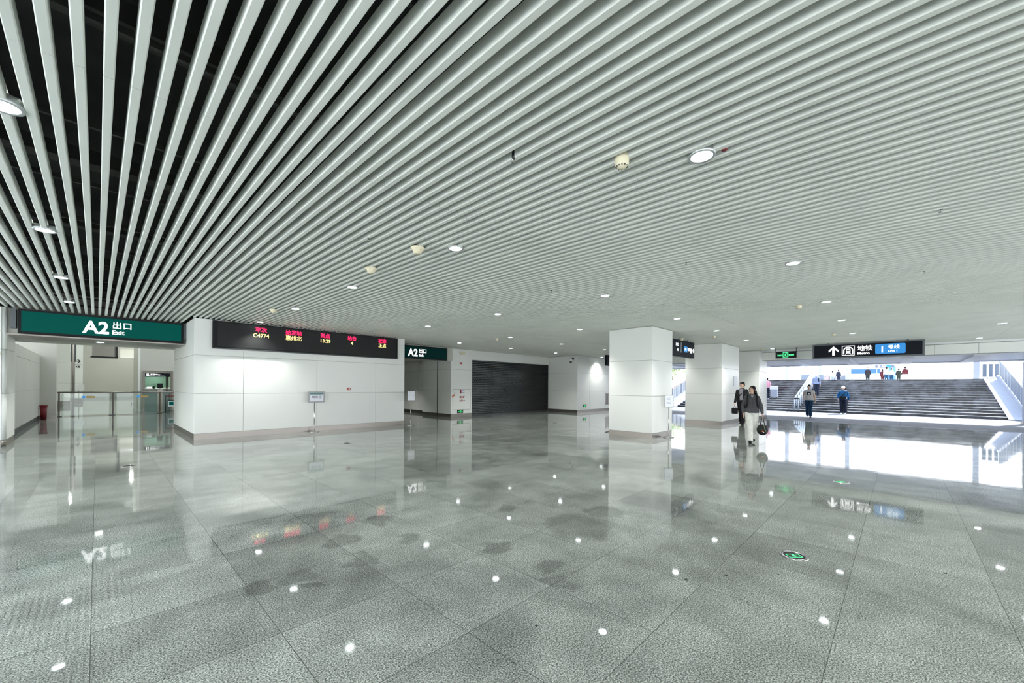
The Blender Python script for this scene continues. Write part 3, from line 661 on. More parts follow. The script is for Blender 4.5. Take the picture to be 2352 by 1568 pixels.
t=thing('fire_hydrant_cabinet','white fire hydrant cabinet door with red lettering beside the shutter','cabinet',(0,16.33,0))
b=B(); b.box(12.60,13.74,-.004,.012,.38,1.42,.003); b.obj('door',M['panel'],t)
b=B()
for q in ((12.585,12.60,.37,1.44),(13.74,13.755,.37,1.44)): b.box(q[0],q[1],-.002,.012,q[2],q[3])
b.box(12.585,13.755,-.002,.012,.365,.38); b.box(12.585,13.755,-.002,.012,1.42,1.435); b.obj('door_frame',M['core'],t)
text('lettering_hydrant','消火栓',13.17,.975,.115,M['redtext'],t,y=-.008,align='CENTER',bold=.004)
text('lettering_phone','火警119',13.17,.80,.10,M['redtext'],t,y=-.008,align='CENTER',bold=.003)
b=B(); b.box(13.02,13.12,-.008,-.004,1.20,1.40); b.obj('red_notice',M['redtext'],t)
b=B(); b.box(13.12,13.33,-.008,-.004,1.20,1.40); n_=b.obj('notice',M['paper'],t)
b=B()
for k in range(3):
    for j in range(2): b.box(13.14+.065*k,13.18+.065*k,-.010,-.008,1.225+.09*j,1.27+.09*j)
b.obj('print',M['greytext'],n_)
b=B(); b.box(12.66,12.68,-.02,-.004,1.19,1.28); b.obj('handle',M['chrome'],t)
b=B(); b.bm.verts.ensure_lookup_table(); b.prism([(12.50,1.06),(12.55,1.01),(12.71,1.12),(12.67,1.18)],-.012,-.005); b.obj('hanging_tag',M['orange'],t)
def low_exit(x,y,z,lb):
    t=thing('low_exit_light',lb,'exit light',(x,y,z),0,'low green exit lights')
    b=B(); b.box(-.19,.19,-.03,.0,-.08,.08,.006); b.obj('housing',M['black'],t)
    b=B(); b.box(-.05,.06,-.033,-.03,-.06,.06); b.prism([(-.15,0),(-.10,.04),(-.10,.015),(-.07,.015),(-.07,-.015),(-.10,-.015),(-.10,-.04)],-.033,-.03); b.box(.08,.15,-.033,-.03,-.02,.02); b.obj('pictogram',mat('dim_exit_green',(.02,.3,.08),.5,emis=(.05,.8,.2),es=.35),t)
low_exit(13.06,16.35,.275,'low green exit light under the fire hydrant cabinet')
low_exit(21.15,14.15,.42,'low green exit light on the far wall left of the nearest pillar')
t=thing('wall_grille','grey louvred wall grille at the left edge of the nearest pillar','vent',(23.95,14.15,.8))
b=B(); b.box(-.30,.30,-.03,.0,-.38,.38,.005); b.obj('frame',M['steel'],t)
b=B()
for k in range(12): b.box(-.26,.26,-.036,-.03,-.34+.056*k,-.31+.056*k)
b.obj('louvre',M['darkmetal'],t)
b=B(); b.tube([(-1.70,16.095,2.33),(-1.70,16.06,2.33)],.035,16); tag(b.obj('wall_button',M['cream']),'small round pinkish button on the white wall at the left edge','button')

# floor exit lights
def floor_light(x,y,lb,arrow):
    t=thing('floor_exit_light',lb,'floor light',(x,y,0),R(-46),'round exit lights set in the floor')
    b=B(); b.lathe((0,0,0),[(.115,.0),(.118,.004),(.090,.007),(.088,.0)],36); b.obj('steel_ring',M['chrome'],t)
    b=B(); b.lathe((0,0,0),[(0,.004),(.09,.004),(.09,.0)],36); b.obj('glass_disc',M['matteblack'],t)
    b=B(); z0,z1=.005,.007
    def quad(x0,x1,y0,y1): b.box(x0,x1,y0,y1,z0,z1)
    em=M['exitgreen'] if y<5 else M['greytext']; quad(-.060,.060,-.036,-.033); quad(-.060,.060,.033,.036); quad(-.060,-.057,-.033,.033); quad(.057,.060,-.033,.033)
    quad(-.008,.008,-.002,.022)
    for q in ([(-.022,-.002),(.022,-.002),(0,-.026)],):
        a=[b.bm.verts.new((px,py,z1)) for px,py in q]; b.bm.faces.new(a)
    b.obj('arrow_mark',em,t)
for x,y,lb in ((4.63,.72,'round floor exit light with green arrow, nearest the camera'),(8.86,.72,'round floor exit light, second one, toward the outdoor stairs'),(.43,10.75,'round floor light in front of the big green exit sign'),(4.78,10.90,'round floor light before the wall with the departure board'),(9.13,10.97,'round floor light before the fire hydrant cabinet'),(14.01,10.89,'round floor light before the closed shutter')):
    floor_light(x,y,lb,True)

for k,(px,py,r) in enumerate([(3.42, 1.27, 0.016), (3.74, 1.06, 0.012), (4.08, 0.74, 0.008), (5.14, -0.29, 0.012), (2.05, 1.74, 0.01)]):
    b=B(); b.lathe((px,py,.001),[(0,0),(r,0),(r,.002),(0,.003)],12); tag(b.obj('floor_plug',M['matteblack']),'tiny flat black spot on the polished granite floor','spot','tiny black spots on the floor')
# ---------------------------------------------------------------- sign stands
def stand(x,y,lb,bw,bh,bz,face,rz=0,off=0,board=True):
    t=thing('sign_stand',lb,'sign stand',(x,y,0),rz)
    b=B(); b.lathe((0,0,0),[(0,0),(.165,0),(.17,.008),(.16,.02),(.03,.028),(.02,.05),(0,.05)],28); b.obj('base',M['chrome'],t)
    b=B(); b.tube([(0,0,.03),(0,0,bz)],.0145,10); b.obj('pole',M['chrome'],t)
    if not board: return t
    b=B(); b.box(off-bw/2,off+bw/2,-.025,-.008,bz-.02,bz+bh,.004); b.obj('frame',M['frame_grey'] if face!='blank' else M['paper'],t)
    if face=='arrow':
        b=B(); b.box(off-bw/2+.04,off+bw/2-.04,-.029,-.025,bz+.02,bz+bh-.03); s_=b.obj('sheet',M['paper'],t)
        b=B(); b.box(off-bw/2+.05,off+bw/2-.05,-.031,-.029,bz+bh-.10,bz+bh-.035); b.obj('green_band',mat('teal_band',(.12,.26,.24),.6),s_)
        text('lettering','地铁站',off-.15,bz+.14,.075,M['greytext'],s_,y=-.031,sx=.85,bold=.001)
        b=B(); 
        for k in range(16):
            a0,a1=2*PI*k/16,2*PI*(k+1)/16; cx,cz=off+.115,bz+.165
            b.prism([(cx+.045*math.cos(a0),cz+.045*math.sin(a0)),(cx+.045*math.cos(a1),cz+.045*math.sin(a1)),(cx+.036*math.cos(a1),cz+.036*math.sin(a1)),(cx+.036*math.cos(a0),cz+.036*math.sin(a0))],-.032,-.029)
        b.box(cx-.024,cx+.01,-.032,-.029,cz-.005,cz+.005); b.prism([(cx+.002,cz+.022),(cx+.026,cz),(cx+.002,cz-.022)],-.032,-.029); b.obj('round_arrow',M['greytext'],s_)
    elif face=='blank':
        for dx in (-.11,.11):
            b=B(); b.box(off+dx-.015,off+dx+.015,-.035,-.024,bz+.17,bz+.19); b.obj('clip',M['darkmetal'],t)
    elif face=='notice':
        b=B(); b.box(off-bw/2+.02,off+bw/2-.02,-.029,-.025,bz+.0,bz+bh-.02); s_=b.obj('sheet',M['paper'],t)
        b=B()
        for k in range(7): b.box(off-bw/2+.06,off+bw/2-.06-.03*(k%3),-.031,-.029,bz+.06+.04*k,bz+.07+.04*k)
        b.obj('print',mat('soft_print',(.30,.34,.40),.6),s_)
    return t
stand(5.14,14.30,'chrome sign stand with framed arrow notice before the departure wall',.53,.35,1.02,'arrow',off=.06)
stand(8.74,14.06,'chrome sign stand showing a plain white board back near the small exit sign',.33,.34,1.03,'blank',off=0,rz=R(3))
stand(12.68,5.30,'chrome stand with a tall notice at the right side of the nearest pillar',.30,.38,.98,'notice',off=0,rz=R(-38))
stand(12.62,7.36,'chrome stand base peeking out behind the left edge of the nearest pillar',.3,.38,.98,'notice')

# ---------------------------------------------------------------- passage objects
t=thing('glass_railing','glass barrier with a steel top rail across the passage','railing',(0,28.6,0))
b=B(); b.tube([(-1.32,0,1.155),(3.4,0,1.155)],.03,12); b.obj('top_rail',M['steel'],t)
for x in (-1.25,.56,2.35):
    b=B(); b.box(x-.03,x+.03,-.015,.015,0,1.13); p=b.obj('post',mat('rail_post',(.10,.09,.08),.4,metal=.7),t)
    b=B(); b.box(x-.14,x+.10,-.05,.05,0,.025); b.obj('foot',M['darkmetal'],p)
for x0,x1 in ((-1.2,.5),(.62,2.3)):
    b=B(); b.box(x0,x1,-.006,.006,.05,1.10); b.obj('glass_pane',M['glass'],t)
for x in (-.30,1.65):
    b=B(); b.tube([(x-.15,-.012,.925),(x-.15,-.007,.925)],.06,16); b.obj('blue_sticker',M['signblue'],t)
    b=B(); b.box(x-.06,x+.24,-.012,-.007,.88,.97); b.obj('yellow_sticker',mat('ochre_sticker',(.55,.38,.12),.6),t)
t=thing('waste_bin','dark red plastic waste bin against the passage wall','bin',(-1.62,26.9,0))
b=B(); b.tube([(0,0,0),(0,0,.58)],[(.11,.11),(.15,.15)],4,up=(1,1,0)); b.obj('body',M['darkred'],t)
b=B(); b.tube([(0,0,.58),(0,0,.63)],[(.165,.165),(.16,.16)],4,up=(1,1,0)); b.obj('rim',M['darkred'],t)
# booth block
t=thing('booth_fill_lamp','small fill lamp added to light the inside of the service booth','ceiling light',(2.45,32.2,2.30))  # added lamp that brightens the otherwise dark booth interior
b=B(); b.lathe((0,0,0),[(0,0),(.1,0),(.1,.05),(0,.05)],20); b.obj('lens',M['lens'],t)
l=bpy.data.lights.new('lamp','AREA'); l.energy=22; l.size=.3; q=bpy.data.objects.new('lamp',l); COL.objects.link(q); q.location=(0,0,-.03); q.parent=t
b=B(); b.box(1.66,1.84,31,36,0,9); b.box(3.10,12,31,36,0,9); b.box(1.84,3.10,31,36,2.36,9); b.box(1.84,3.10,33.2,36,0,2.36); r=struct(b.obj('wall_booth',M['greywall']))
b=B(); b.box(1.62,1.70,30.98,31,0,9); b.obj('corner_trim',M['panel'],r)
t=thing('service_booth','glazed customer service booth with a dark name sign in the far room','booth',(0,31,0))
b=B(); b.box(1.80,1.90,-.08,.02,0,2.34); b.box(3.0,3.12,-.08,.02,0,2.34); b.box(1.90,3.0,-.08,.02,2.24,2.34); b.obj('frame',M['steel'],t)
b=B(); b.box(1.9,3.0,-.02,-.01,1.38,2.0); b.obj('window_glass',M['tintglass'],t)
b=B(); b.box(1.9,3.0,-.02,0,0,1.22); b.obj('counter_front',mat('teal_glass_front',(.20,.27,.25),.15),t)
b=B(); b.box(1.84,3.08,-.22,.3,1.24,1.32,.01); b.obj('counter_top',M['steel'],t)
b=B(); b.box(1.92,2.98,1.9,2.0,0,2.3); b.obj('back_wall',mat('booth_green',(.42,.55,.46),.6),t)
b=B(); b.box(1.90,3.0,-.10,-.03,2.0,2.22); sg=b.obj('name_sign',M['signdark'],t)
text('lettering_chinese','客服中心',2.12,2.10,.10,M['signwhite'],sg,y=-.102,sx=1.1); text('lettering_english','Customer Service Center',2.12,2.03,.055,M['signwhite'],sg,y=-.102,sx=1.15)
b=B(); b.ell((1.98,-.104,2.17),(.016,.004,.016),8); b.box(1.965,1.995,-.108,-.10,2.05,2.15); b.ell((2.05,-.104,2.17),(.016,.004,.016),8); b.prism([(2.02,2.05),(2.08,2.05),(2.05,2.16)],-.108,-.10); b.obj('people_icon',M['signwhite'],sg)
b=B(); b.box(1.98,2.18,30.85,30.88,1.33,1.42); tag(b.obj('desk_sign',M['signwhite']),'small white desk sign on the booth counter','sign')
b=B(); b.box(2.22,2.32,30.82,30.9,1.32,1.45,.005); tag(b.obj('card_terminal',M['black']),'small black box on the booth counter','terminal')
t=thing('ticket_post','beige post with a black screen standing before the service booth','kiosk',(2.46,29.9,0))
b=B(); b.box(-.12,.12,-.12,.12,0,1.30,.01); b.obj('body',mat('beige_post',(.42,.39,.32),.5),t)
b=B(); b.box(-.12,.12,-.06,.06,1.36,1.62,.01); b.obj('screen',M['black'],t)
b=B(); b.box(-.04,.04,-.04,.04,1.28,1.38); b.obj('neck',M['chrome'],t)
b=B(); b.box(-.05,.05,-.128,-.12,.20,.24); b.obj('slot',M['black'],t)
t=thing('belt_barrier','belt barrier post with a dark red belt before the booth','barrier',(2.68,29.6,0))
b=B(); b.tube([(0,0,.02),(0,0,.98)],.025,10); b.cyl((0,0,0),.13,.02,16); b.obj('post',M['darkmetal'],t)
b=B(); b.box(0,.44,-.005,.005,.88,.93); b.obj('belt',M['darkred'],t)
b=B(); b.cyl((0.44,0,.84),.05,.12,12); b.obj('belt_holder',M['black'],t)
t=thing('trolley_sign','small board with a green panel on a metal frame by the booth','sign',(2.95,29.3,0))
b=B(); b.box(-.19,.22,-.02,.02,.34,.66,.006); b.obj('board',M['white'],t)
b=B(); b.box(-.15,.04,-.025,-.02,.40,.60); b.obj('green_panel',M['green'],t)
b=B(); b.box(-.2,.22,-.03,.03,.66,.70); b.obj('green_cap',M['darkgreen'],t)
b=B(); b.tube([(-.24,0,.0),(-.24,0,.75)],.015,8); b.tube([(.1,0,.0),(.1,0,.36)],.02,8); b.tube([(-.24,0,.08),(.2,0,.08)],.012,8); b.obj('frame',M['darkmetal'],t)
t=thing('folding_sign','white leaning folding floor sign in the far room','sign',(2.1,43,0))
b=B(); b.prism([(-.22,.05),(.05,.05),(.36,1.45),(.12,1.45)],-.02,.02); b.obj('front_board',M['white'],t)
b=B(); b.tube([(-.20,.06,.05),(.2,.3,1.4)],.02,6); b.tube([(-.26,0,0),(-.2,0,.15)],.03,6); b.tube([(.02,0,0),(.08,0,.15)],.03,6); b.obj('legs',M['greytext'],t)
t=thing('sign_stand','white framed sign stand before the arrow pillar in the far room','sign stand',(-.93,43.5,0))
b=B(); b.cyl((0,0,0),.2,.03,16); b.obj('base',M['steel'],t)
b=B(); b.tube([(0,0,0),(0,0,1.1)],.02,8); b.obj('pole',M['chrome'],t)
b=B(); b.box(-.34,.28,-.02,.02,1.05,1.50,.006); b.obj('board',M['white'],t)
t=thing('tall_post','tall dark grey post with a small hanging panel between the two far pillars','post',(-1.02,36.5,0))
b=B(); b.tube([(0,0,0),(0,0,5)],.07,10); b.obj('pole',mat('post_grey',(.30,.28,.26),.5),t)
b=B(); b.box(-.12,.12,-.05,.05,2.9,4.0,.01); b.obj('panel',M['frame'],t)

# ---------------------------------------------------------------- people
def remesh_obj(b,name,m,parent,vox=.01,smooth=2):
    o=b.obj(name,m,parent)
    md=o.modifiers.new('r','REMESH'); md.mode='VOXEL'; md.voxel_size=vox; md.use_smooth_shade=True
    ms=o.modifiers.new('s','SMOOTH'); ms.factor=.6; ms.iterations=smooth
    bpy.context.view_layer.update()
    me=bpy.data.meshes.new_from_object(o.evaluated_get(bpy.context.evaluated_depsgraph_get()))
    o.modifiers.clear(); old=o.data; o.data=me; bpy.data.meshes.remove(old); me.name=name
    if not me.materials: me.materials.append(m)
    return o
def person(lb,loc,facing,h,top,bottom,shoe,hairstyle='short',sleeves='long',step=.0,arm_l=None,arm_r=None,head_turn=0,face_tilt=0,vox=.010,wide=1.0,collar=True,detail=True,haircol=None,wide_leg=1.0,group=None,female=False,nar=1.0):
    """figure facing local -Y; local +X is the figure's LEFT (viewer's right)"""
    k=h/1.70; rz=math.atan2(facing[1],facing[0])+PI/2
    root=thing('person',lb,'person',loc,rz,group); root.scale=(k,k,k)
    w=wide; HP=.90; sh=.155*w if not female else .138*w
    # leg joints: left (+x) forward, right back by step
    legs=[]
    for sx,sg in ((1,1),(-1,-1)):
        f=-step*sg
        hip=(.085*sx*w,0,HP); knee=(.085*sx*w*nar,f*.5-.03,.49); ank=(.085*sx*w*nar,f,.085+ (.04 if f>.08 else 0)); legs.append((hip,knee,ank))
    def arm(sx,spec):
        s_=Vector((sx*sh,.005,1.365)); 
        if spec: e,wr=Vector(spec[0]),Vector(spec[1])
        else: e=Vector((sx*(sh+.055),.02-sx*step*.25,1.115)); wr=Vector((sx*(sh+.07),-.04+sx*-step*.5*-1,.87))
        return s_,e,wr
    arms=[arm(1,arm_l),arm(-1,arm_r)]
    # body, one continuous surface
    b=B(); X=(1,0,0)
    b.tube([(0,0,.86),(0,0,.95),(0,.005,1.08),(0,0,1.22),(0,0,1.34),(0,.01,1.42),(0,.012,1.47)],[(.15*w,.10),(.155*w,.105),(.125*w,.09),(.145*w,.10),(.155*w,.095),(.09*w,.06),(.05,.05)],20,up=X)
    b.tube([(0,.012,1.40),(0,.0,1.49),(0,-.005,1.55)],[(.058,.058),(.050,.052),(.05,.052)],14,up=X)
    for hip,kn,an in legs:
        b.tube([hip,tuple((Vector(hip)+Vector(kn))/2),kn,tuple(Vector(kn)*.55+Vector(an)*.45+Vector((0,.015,0))),an],[.083,.072,.050,.050,.035],14)
        b.tube([(an[0],an[1]+.05,an[2]-.045),(an[0],an[1]-.05,an[2]-.045),(an[0],an[1]-.15,an[2]-.06)],[(.036,.038),(.042,.036),(.03,.02)],12,up=X)
    for s_,e,wr in arms:
        b.ell(s_,(.046,.046,.046),12); b.tube([s_,(s_+e)/2,e,(e*.5+wr*.5),wr],[.044,.042,.036,.034,.024],12)
        d=(wr-e).normalized(); side=Vector((0,-1,0)) if abs(d.y)<.7 else Vector((1 if s_.x>0 else -1,0,0))
        inn=d.cross(side).normalized()
        pc=wr+d*.05; b.tube([wr,wr+d*.03,wr+d*.085],[(.022,.018),(.038,.017),(.036,.014)],12,up=side)
        for q in range(4):
            o=side*(.028-.0187*q); L=(.062,.072,.067,.052)[q]; cv=Vector((-1 if s_.x>0 else 1,0,0))*.018
            b.tube([wr+d*.08+o,wr+d*(.08+L*.5)+o,wr+d*(.08+L)+o*.9+cv],[.0095,.009,.007],8)
        b.tube([wr+d*.02+side*.03,wr+d*.05+side*.055,wr+d*.082+side*.05],[.012,.010,.008],8)
    body=None
    hb=B()
    # head (turned / tilted)
    Rm=(Matrix.Translation((0,-.005,1.50))@Matrix.Rotation(head_turn,4,'Z')@Matrix.Rotation(face_tilt,4,'X'))
    def H(p): return Rm@Vector(p)
    rot=Rm.to_3x3()
    b.ell(H((0,.012,.115)),(.074,.092,.088),18,rot); b.ell(H((0,-.018,.065)),(.062,.072,.085),18,rot); b.ell(H((0,-.052,.005)),(.030,.028,.024),12,rot)
    b.tube([H((0,-.086,.098)),H((0,-.102,.062)),H((0,-.092,.055))],[.008,.013,.010],8)
    for sx in (-1,1):
        b.ell(H((.074*sx,.015,.075)),(.010,.018,.030),10,rot); b.ell(H((.036*sx,-.062,.052)),(.022,.018,.020),10,rot)
    b.tube([H((-.045,-.076,.108)),H((0,-.088,.110)),H((.045,-.076,.108))],[.010,.011,.010],8)
    remesh_obj(b,'body',M['skin'],root,vox,2)
    if detail:
        b=B()
        for sx in (-1,1): b.ell(H((.030*sx,-.083,.088)),(.012,.007,.006),10,rot)
        e_=b.obj('eyes',M['eyew'],root)
        b=B()
        for sx in (-1,1): b.ell(H((.030*sx,-.089,.088)),(.0055,.003,.0055),8,rot)
        b.obj('iris',M['hair'],e_)
        b=B()
        for sx in (-1,1): b.tube([H((.014*sx,-.094,.112)),H((.034*sx,-.090,.117)),H((.050*sx,-.078,.110))],[.0035,.004,.002],6)
        b.obj('eyebrows',M['hair'],root)
        b=B(); b.ell(H((0,-.090,.028)),(.020,.007,.006),10,rot); b.obj('lips',M['lip'],root)
    # hair
    hm=haircol or M['hair']; b=B()
    if hairstyle in('short','long','bun'):
        b.ell(H((0,.021,.133)),(.082,.094,.084),18,rot)
        b.ell(H((0,.045,.085)),(.078,.075,.085),18,rot)
        if hairstyle=='short': b.tube([H((-.06,-.050,.165)),H((0,-.070,.172)),H((.06,-.050,.165))],[.018,.022,.018],8)
        else:
            for sx in (-1,1):
                b.tube([H((.010*sx,-.062,.175)),H((.050*sx,-.062,.145)),H((.074*sx,-.030,.09)),H((.080*sx,.01,.02))],[(.009,.012),(.010,.015),(.010,.02),(.010,.024)],8)
        if hairstyle=='long':
            b.tube([H((0,.06,.12)),H((.02,.085,.0)),(.06,.12,1.36),(.11,.10,1.24),(.13,.08,1.14)],[(.07,.04),(.075,.035),(.085,.03),(.06,.025),(.02,.012)],12,up=X)
            b.tube([H((.05,.03,.10)),H((.075,.03,.0)),(.11,.02,1.37),(.13,-.01,1.27)],[(.03,.03),(.035,.03),(.035,.025),(.012,.01)],10,up=X)
        if hairstyle=='bun': b.ell(H((0,.11,.17)),(.045,.045,.045),12,rot)
        remesh_obj(b,'hair',hm,root,.008,2)
    elif hairstyle=='cap':
        b.lathe((0,0,0),[(.086,.0),(.088,.03),(.075,.07),(.04,.095),(0,.10)],20); 
        b.tube([(0,-.07,.006),(0,-.13,.0),(0,-.165,-.008)],[(.07,.006),(.06,.006),(.02,.004)],12,up=X)
        o=b.obj('cap',M['paper'],root); o.matrix_local=Rm@Matrix.Translation((0,.005,.115))
        b=B(); b.ell(H((0,.04,.08)),(.08,.068,.07),14,rot); b.obj('hair',hm,root)
    # trousers
    b=B(); wl=wide_leg
    b.tube([(0,0,1.00),(0,0,.93),(0,0,.84)],[(.148*w,.106),(.160*w,.114),(.152*w,.108)],18,up=X)
    for hip,kn,an in legs:
        hip=Vector(hip); kn=Vector(kn); an=Vector(an)
        b.tube([hip+Vector((0,0,.02)),(hip+kn)/2,kn,(kn+an)/2,an+Vector((0,.005,.0))],[.100,.092*wl,.075*wl,.072*wl,.070*wl],14)
    remesh_obj(b,'trousers',bottom,root,max(vox,.009),2)
    # shoes
    for hip,kn,an in legs:
        b=B(); z=an[2]-.085
        b.tube([(an[0],an[1]+.065,z+.04),(an[0],an[1],z+.045),(an[0],an[1]-.09,z+.036),(an[0],an[1]-.175,z+.026)],[(.036,.038),(.045,.044),(.048,.034),(.030,.022)],14,up=X); b.obj('shoe',shoe,root)
    # top
    b=B()
    b.tube([(0,0,.90),(0,0,.95),(0,0,1.10),(0,-.002,1.24),(0,0,1.33),(0,.004,1.385),(0,.010,1.43),(0,.012,1.465)],[(.176*w,.132),(.180*w,.134),(.160*w,.118),(.166*w,.120),(.165*w,.108),(.140*w,.088),(.095*w,.068),(.064,.058)],20,up=X)
    for s_,e,wr in arms:
        b.ell(s_+Vector((0,0,-.005)),(.060,.062,.058),14)
        pts=[s_+Vector((0,0,-.005)),(s_*.5+e*.5)]
        rr=[.058,.058]
        if sleeves=='long': pts+=[e,(e+wr)/2,wr-(wr-e).normalized()*.01]; rr+=[.053,.050,.038]
        else: rr[-1]=.064
        b.tube(pts,rr,12)
    if collar: b.tube([(0,.015,1.43),(0,.01,1.475)],[(.070,.066),(.062,.060)],16,up=X)
    remesh_obj(b,'jacket' if sleeves=='long' else 'tshirt',top,root,max(vox,.009),3)
    root['_']=0; del root['_']
    return root,arms,k,rz,legs
charcoal=cloth('charcoal_jacket',(.065,.066,.072)); offwhite=cloth('cream_trousers',(.62,.63,.58)); blackc=cloth('black_cloth',(.014,.014,.017)); navy=cloth('navy_cloth',(.010,.014,.03))
denim=cloth('blue_jeans',(.010,.04,.085)); tee=cloth('stone_tshirt',(.50,.48,.46)); bluej=cloth('blue_jacket',(.012,.08,.19)); maroon=cloth('maroon_cloth',(.055,.010,.014)); whitec=cloth('white_shirt',(.42,.43,.45)); pink=cloth('pink_shirt',(.42,.20,.26)); lightblue=cloth('pale_blue_shirt',(.16,.20,.30)); olive=cloth('olive_jacket',(.02,.025,.02)); greyt=cloth('grey_tshirt',(.20,.20,.22))
# woman in front
root,arms,k,rz,legs=person('woman in charcoal jacket and cream trousers looking aside, carrying a black bag',(13.26,3.10,0),(-.96,-.28),1.655,charcoal,offwhite,M['black'],'long',step=-.17,nar=.55,
    arm_l=((.235,.0,1.11),(.265,-.03,.87)),arm_r=((-.235,.03,1.11),(-.225,-.02,.88)),head_turn=R(-32),face_tilt=R(-6),vox=.0055,wide=1.06,wide_leg=1.12,female=True)
b=B()
for sx in (-1,1):
    b.tube([(sx*.10,.10,1.40),(sx*.115,.02,1.475),(sx*.12,-.085,1.40),(sx*.125,-.135,1.22),(sx*.15,-.10,1.08),(sx*.19,.02,1.02)],[(.021,.008)]*6,8,up=(1,0,0))
b.obj('backpack_strap',M['black'],root)
b=B(); b.box(-.14,.14,.12,.26,1.02,1.42,.04); bp_=b.obj('backpack',blackc,root)
b=B(); b.tube([(0,-.118,.95),(0,-.140,1.1),(0,-.133,1.25),(0,-.095,1.40)],.004,6); b.obj('zip',M['black'],root)
b=B(); b.prism([(.05,1.30),(.10,1.30),(.085,1.325),(.065,1.32)],-.150,-.125); b.obj('chest_badge',M['black'],root)
b=B(); b.prism([(-.05,1.44),(.05,1.44),(.0,1.34)],-.125,-.07); b.obj('collar_insert',greyt,root)
mw=Matrix.Translation((13.26,3.10,0))@Matrix.Rotation(rz,4,'Z')@Matrix.Diagonal((k,k,k,1))
hp=mw@Vector((.268,-.045,.80))
t=thing('handbag','round black handbag with two straps held by the woman in front','bag',(hp.x,hp.y,hp.z-.52),rz)
b=B(); b.ell((0,0,.14),(.145,.075,.155),20); b.box(-.09,.09,-.035,.035,.18,.29,.03); remesh_obj(b,'bag_body',cloth('black_leather',(.013,.014,.013),.4),t,.008,2)
for y in (-.03,.03):
    b=B(); b.tube([(-.06,y,.26),(-.03,y*.8,.40),(0,0,.53),(.03,y*.8,.40),(.06,y,.26)],.009,8); b.obj('strap',M['black'],t)
b=B(); b.tube([(.03,-.055,.28),(.05,-.082,.18),(.09,-.070,.08)],.004,6); b.obj('piping',mat('olive_piping',(.30,.38,.22),.5),t)
b=B(); b.ell((.0,-.075,.10),(.022,.01,.018),10); b.obj('charm',M['orange'],t)
b=B(); b.ell((.028,-.078,.075),(.012,.01,.012),10); b.obj('charm',M['paper'],t)
# man behind
loc=(19.2,4.86,0); root,arms,k,rz,legs=person('man with glasses in black jacket and trousers walking behind the woman',loc,(-.95,-.05),1.84,blackc,blackc,M['black'],'short',step=.16,nar=.7,head_turn=R(-25),vox=.008,wide=1.05)
b=B(); b.prism([(-.07,1.44),(.06,1.44),(.05,1.0),(-.05,1.0)],-.150,-.10); b.obj('tshirt',greyt,root)
b=B(); b.tube([(.16,.0,1.43),(.06,-.14,1.32),(-.08,-.155,1.15),(-.18,-.03,1.0)],[(.022,.006)]*4,8,up=(1,0,0)); b.obj('bag_strap',M['black'],root)
Rg=Matrix.Translation((0,-.005,1.50))@Matrix.Rotation(R(-25),4,'Z'); b=B()
for sx in (-1,1):
    pts=[Rg@Vector((.031*sx+.023*math.cos(a*PI/5),-.102,.088+.016*math.sin(a*PI/5))) for a in range(11)]; b.tube(pts,.0025,6)
    b.tube([Rg@Vector((.054*sx,-.100,.092)),Rg@Vector((.080*sx,.01,.09))],.0025,6)
b.tube([Rg@Vector((-.008,-.103,.09)),Rg@Vector((.008,-.103,.09))],.0025,6); b.obj('glasses',mat('brown_glasses',(.12,.05,.03),.3),root)
mw=Matrix.Translation(loc)@Matrix.Rotation(rz,4,'Z')@Matrix.Diagonal((k,k,k,1)); hp=mw@Vector(tuple(arms[1][2]-Vector((0,0,.09))))
t=thing('tote_bag','small black bag held by the man behind the woman','bag',(hp.x,hp.y,hp.z-.36),rz)
b=B(); b.box(-.12,.12,-.05,.05,0,.26,.04); b.obj('bag_body',blackc,t)
b=B(); b.tube([(-.06,0,.24),(0,0,.37),(.06,0,.24)],.01,8); b.obj('strap',mat('tan_strap',(.35,.28,.22),.5),t)
# t-shirt man
loc=(27.2,3.60,0); root,arms,k,rz,legs=person('man in pale printed t-shirt and blue jeans walking on the outdoor paving',loc,(-.97,-.1),1.80,tee,denim,M['greytext'],'short',sleeves='short',step=.14,nar=.7,vox=.009,wide=1.15,collar=False)
b=B(); b.box(-.085,.085,-.155,-.10,1.17,1.32,.01); pr=b.obj('shirt_print',M['black'],root)
b=B(); b.ell((0,-.157,1.225),(.045,.004,.025),10); b.obj('print_detail',M['paper'],pr)
b=B(); b.tube([arms[0][2]+Vector((0,0,.03)),arms[0][2]+Vector((0,0,.01))],.031,12); b.obj('wristwatch',M['black'],root)
# man with cap
loc=(32.3,2.55,0); root,arms,k,rz,legs=person('man in white cap and blue jacket with a black crossbody bag, before the stairs',loc,(-.98,-.1),1.74,bluej,navy,M['paper'],'cap',arm_l=((.25,.02,1.15),(.16,-.13,1.0)),arm_r=((-.25,.02,1.15),(-.24,-.06,.95)),vox=.010,wide=1.1,step=.04)
b=B(); b.tube([(.15,.02,1.44),(.10,-.13,1.34),(-.03,-.155,1.15),(-.13,-.15,1.05)],[(.018,.006)]*4,8,up=(1,0,0)); b.obj('bag_strap',M['black'],root)
mw=Matrix.Translation(loc)@Matrix.Rotation(rz,4,'Z')@Matrix.Diagonal((k,k,k,1)); hp=mw@Vector((-.02,-.20,.92))
t=thing('crossbody_bag','black crossbody bag worn by the man in the white cap','bag',hp,rz)
b=B(); b.box(-.16,.16,-.035,.035,0,.18,.025); b.obj('bag_body',blackc,t)
b=B(); b.box(-.15,.15,-.045,-.033,.10,.17,.005); b.obj('flap',M['black'],t)
person('person in dark clothes hidden behind the man with the white cap',(32.95,2.55,0),(1,.1),1.70,bluej,blackc,M['greytext'],'short',step=.16,vox=.012,detail=False)
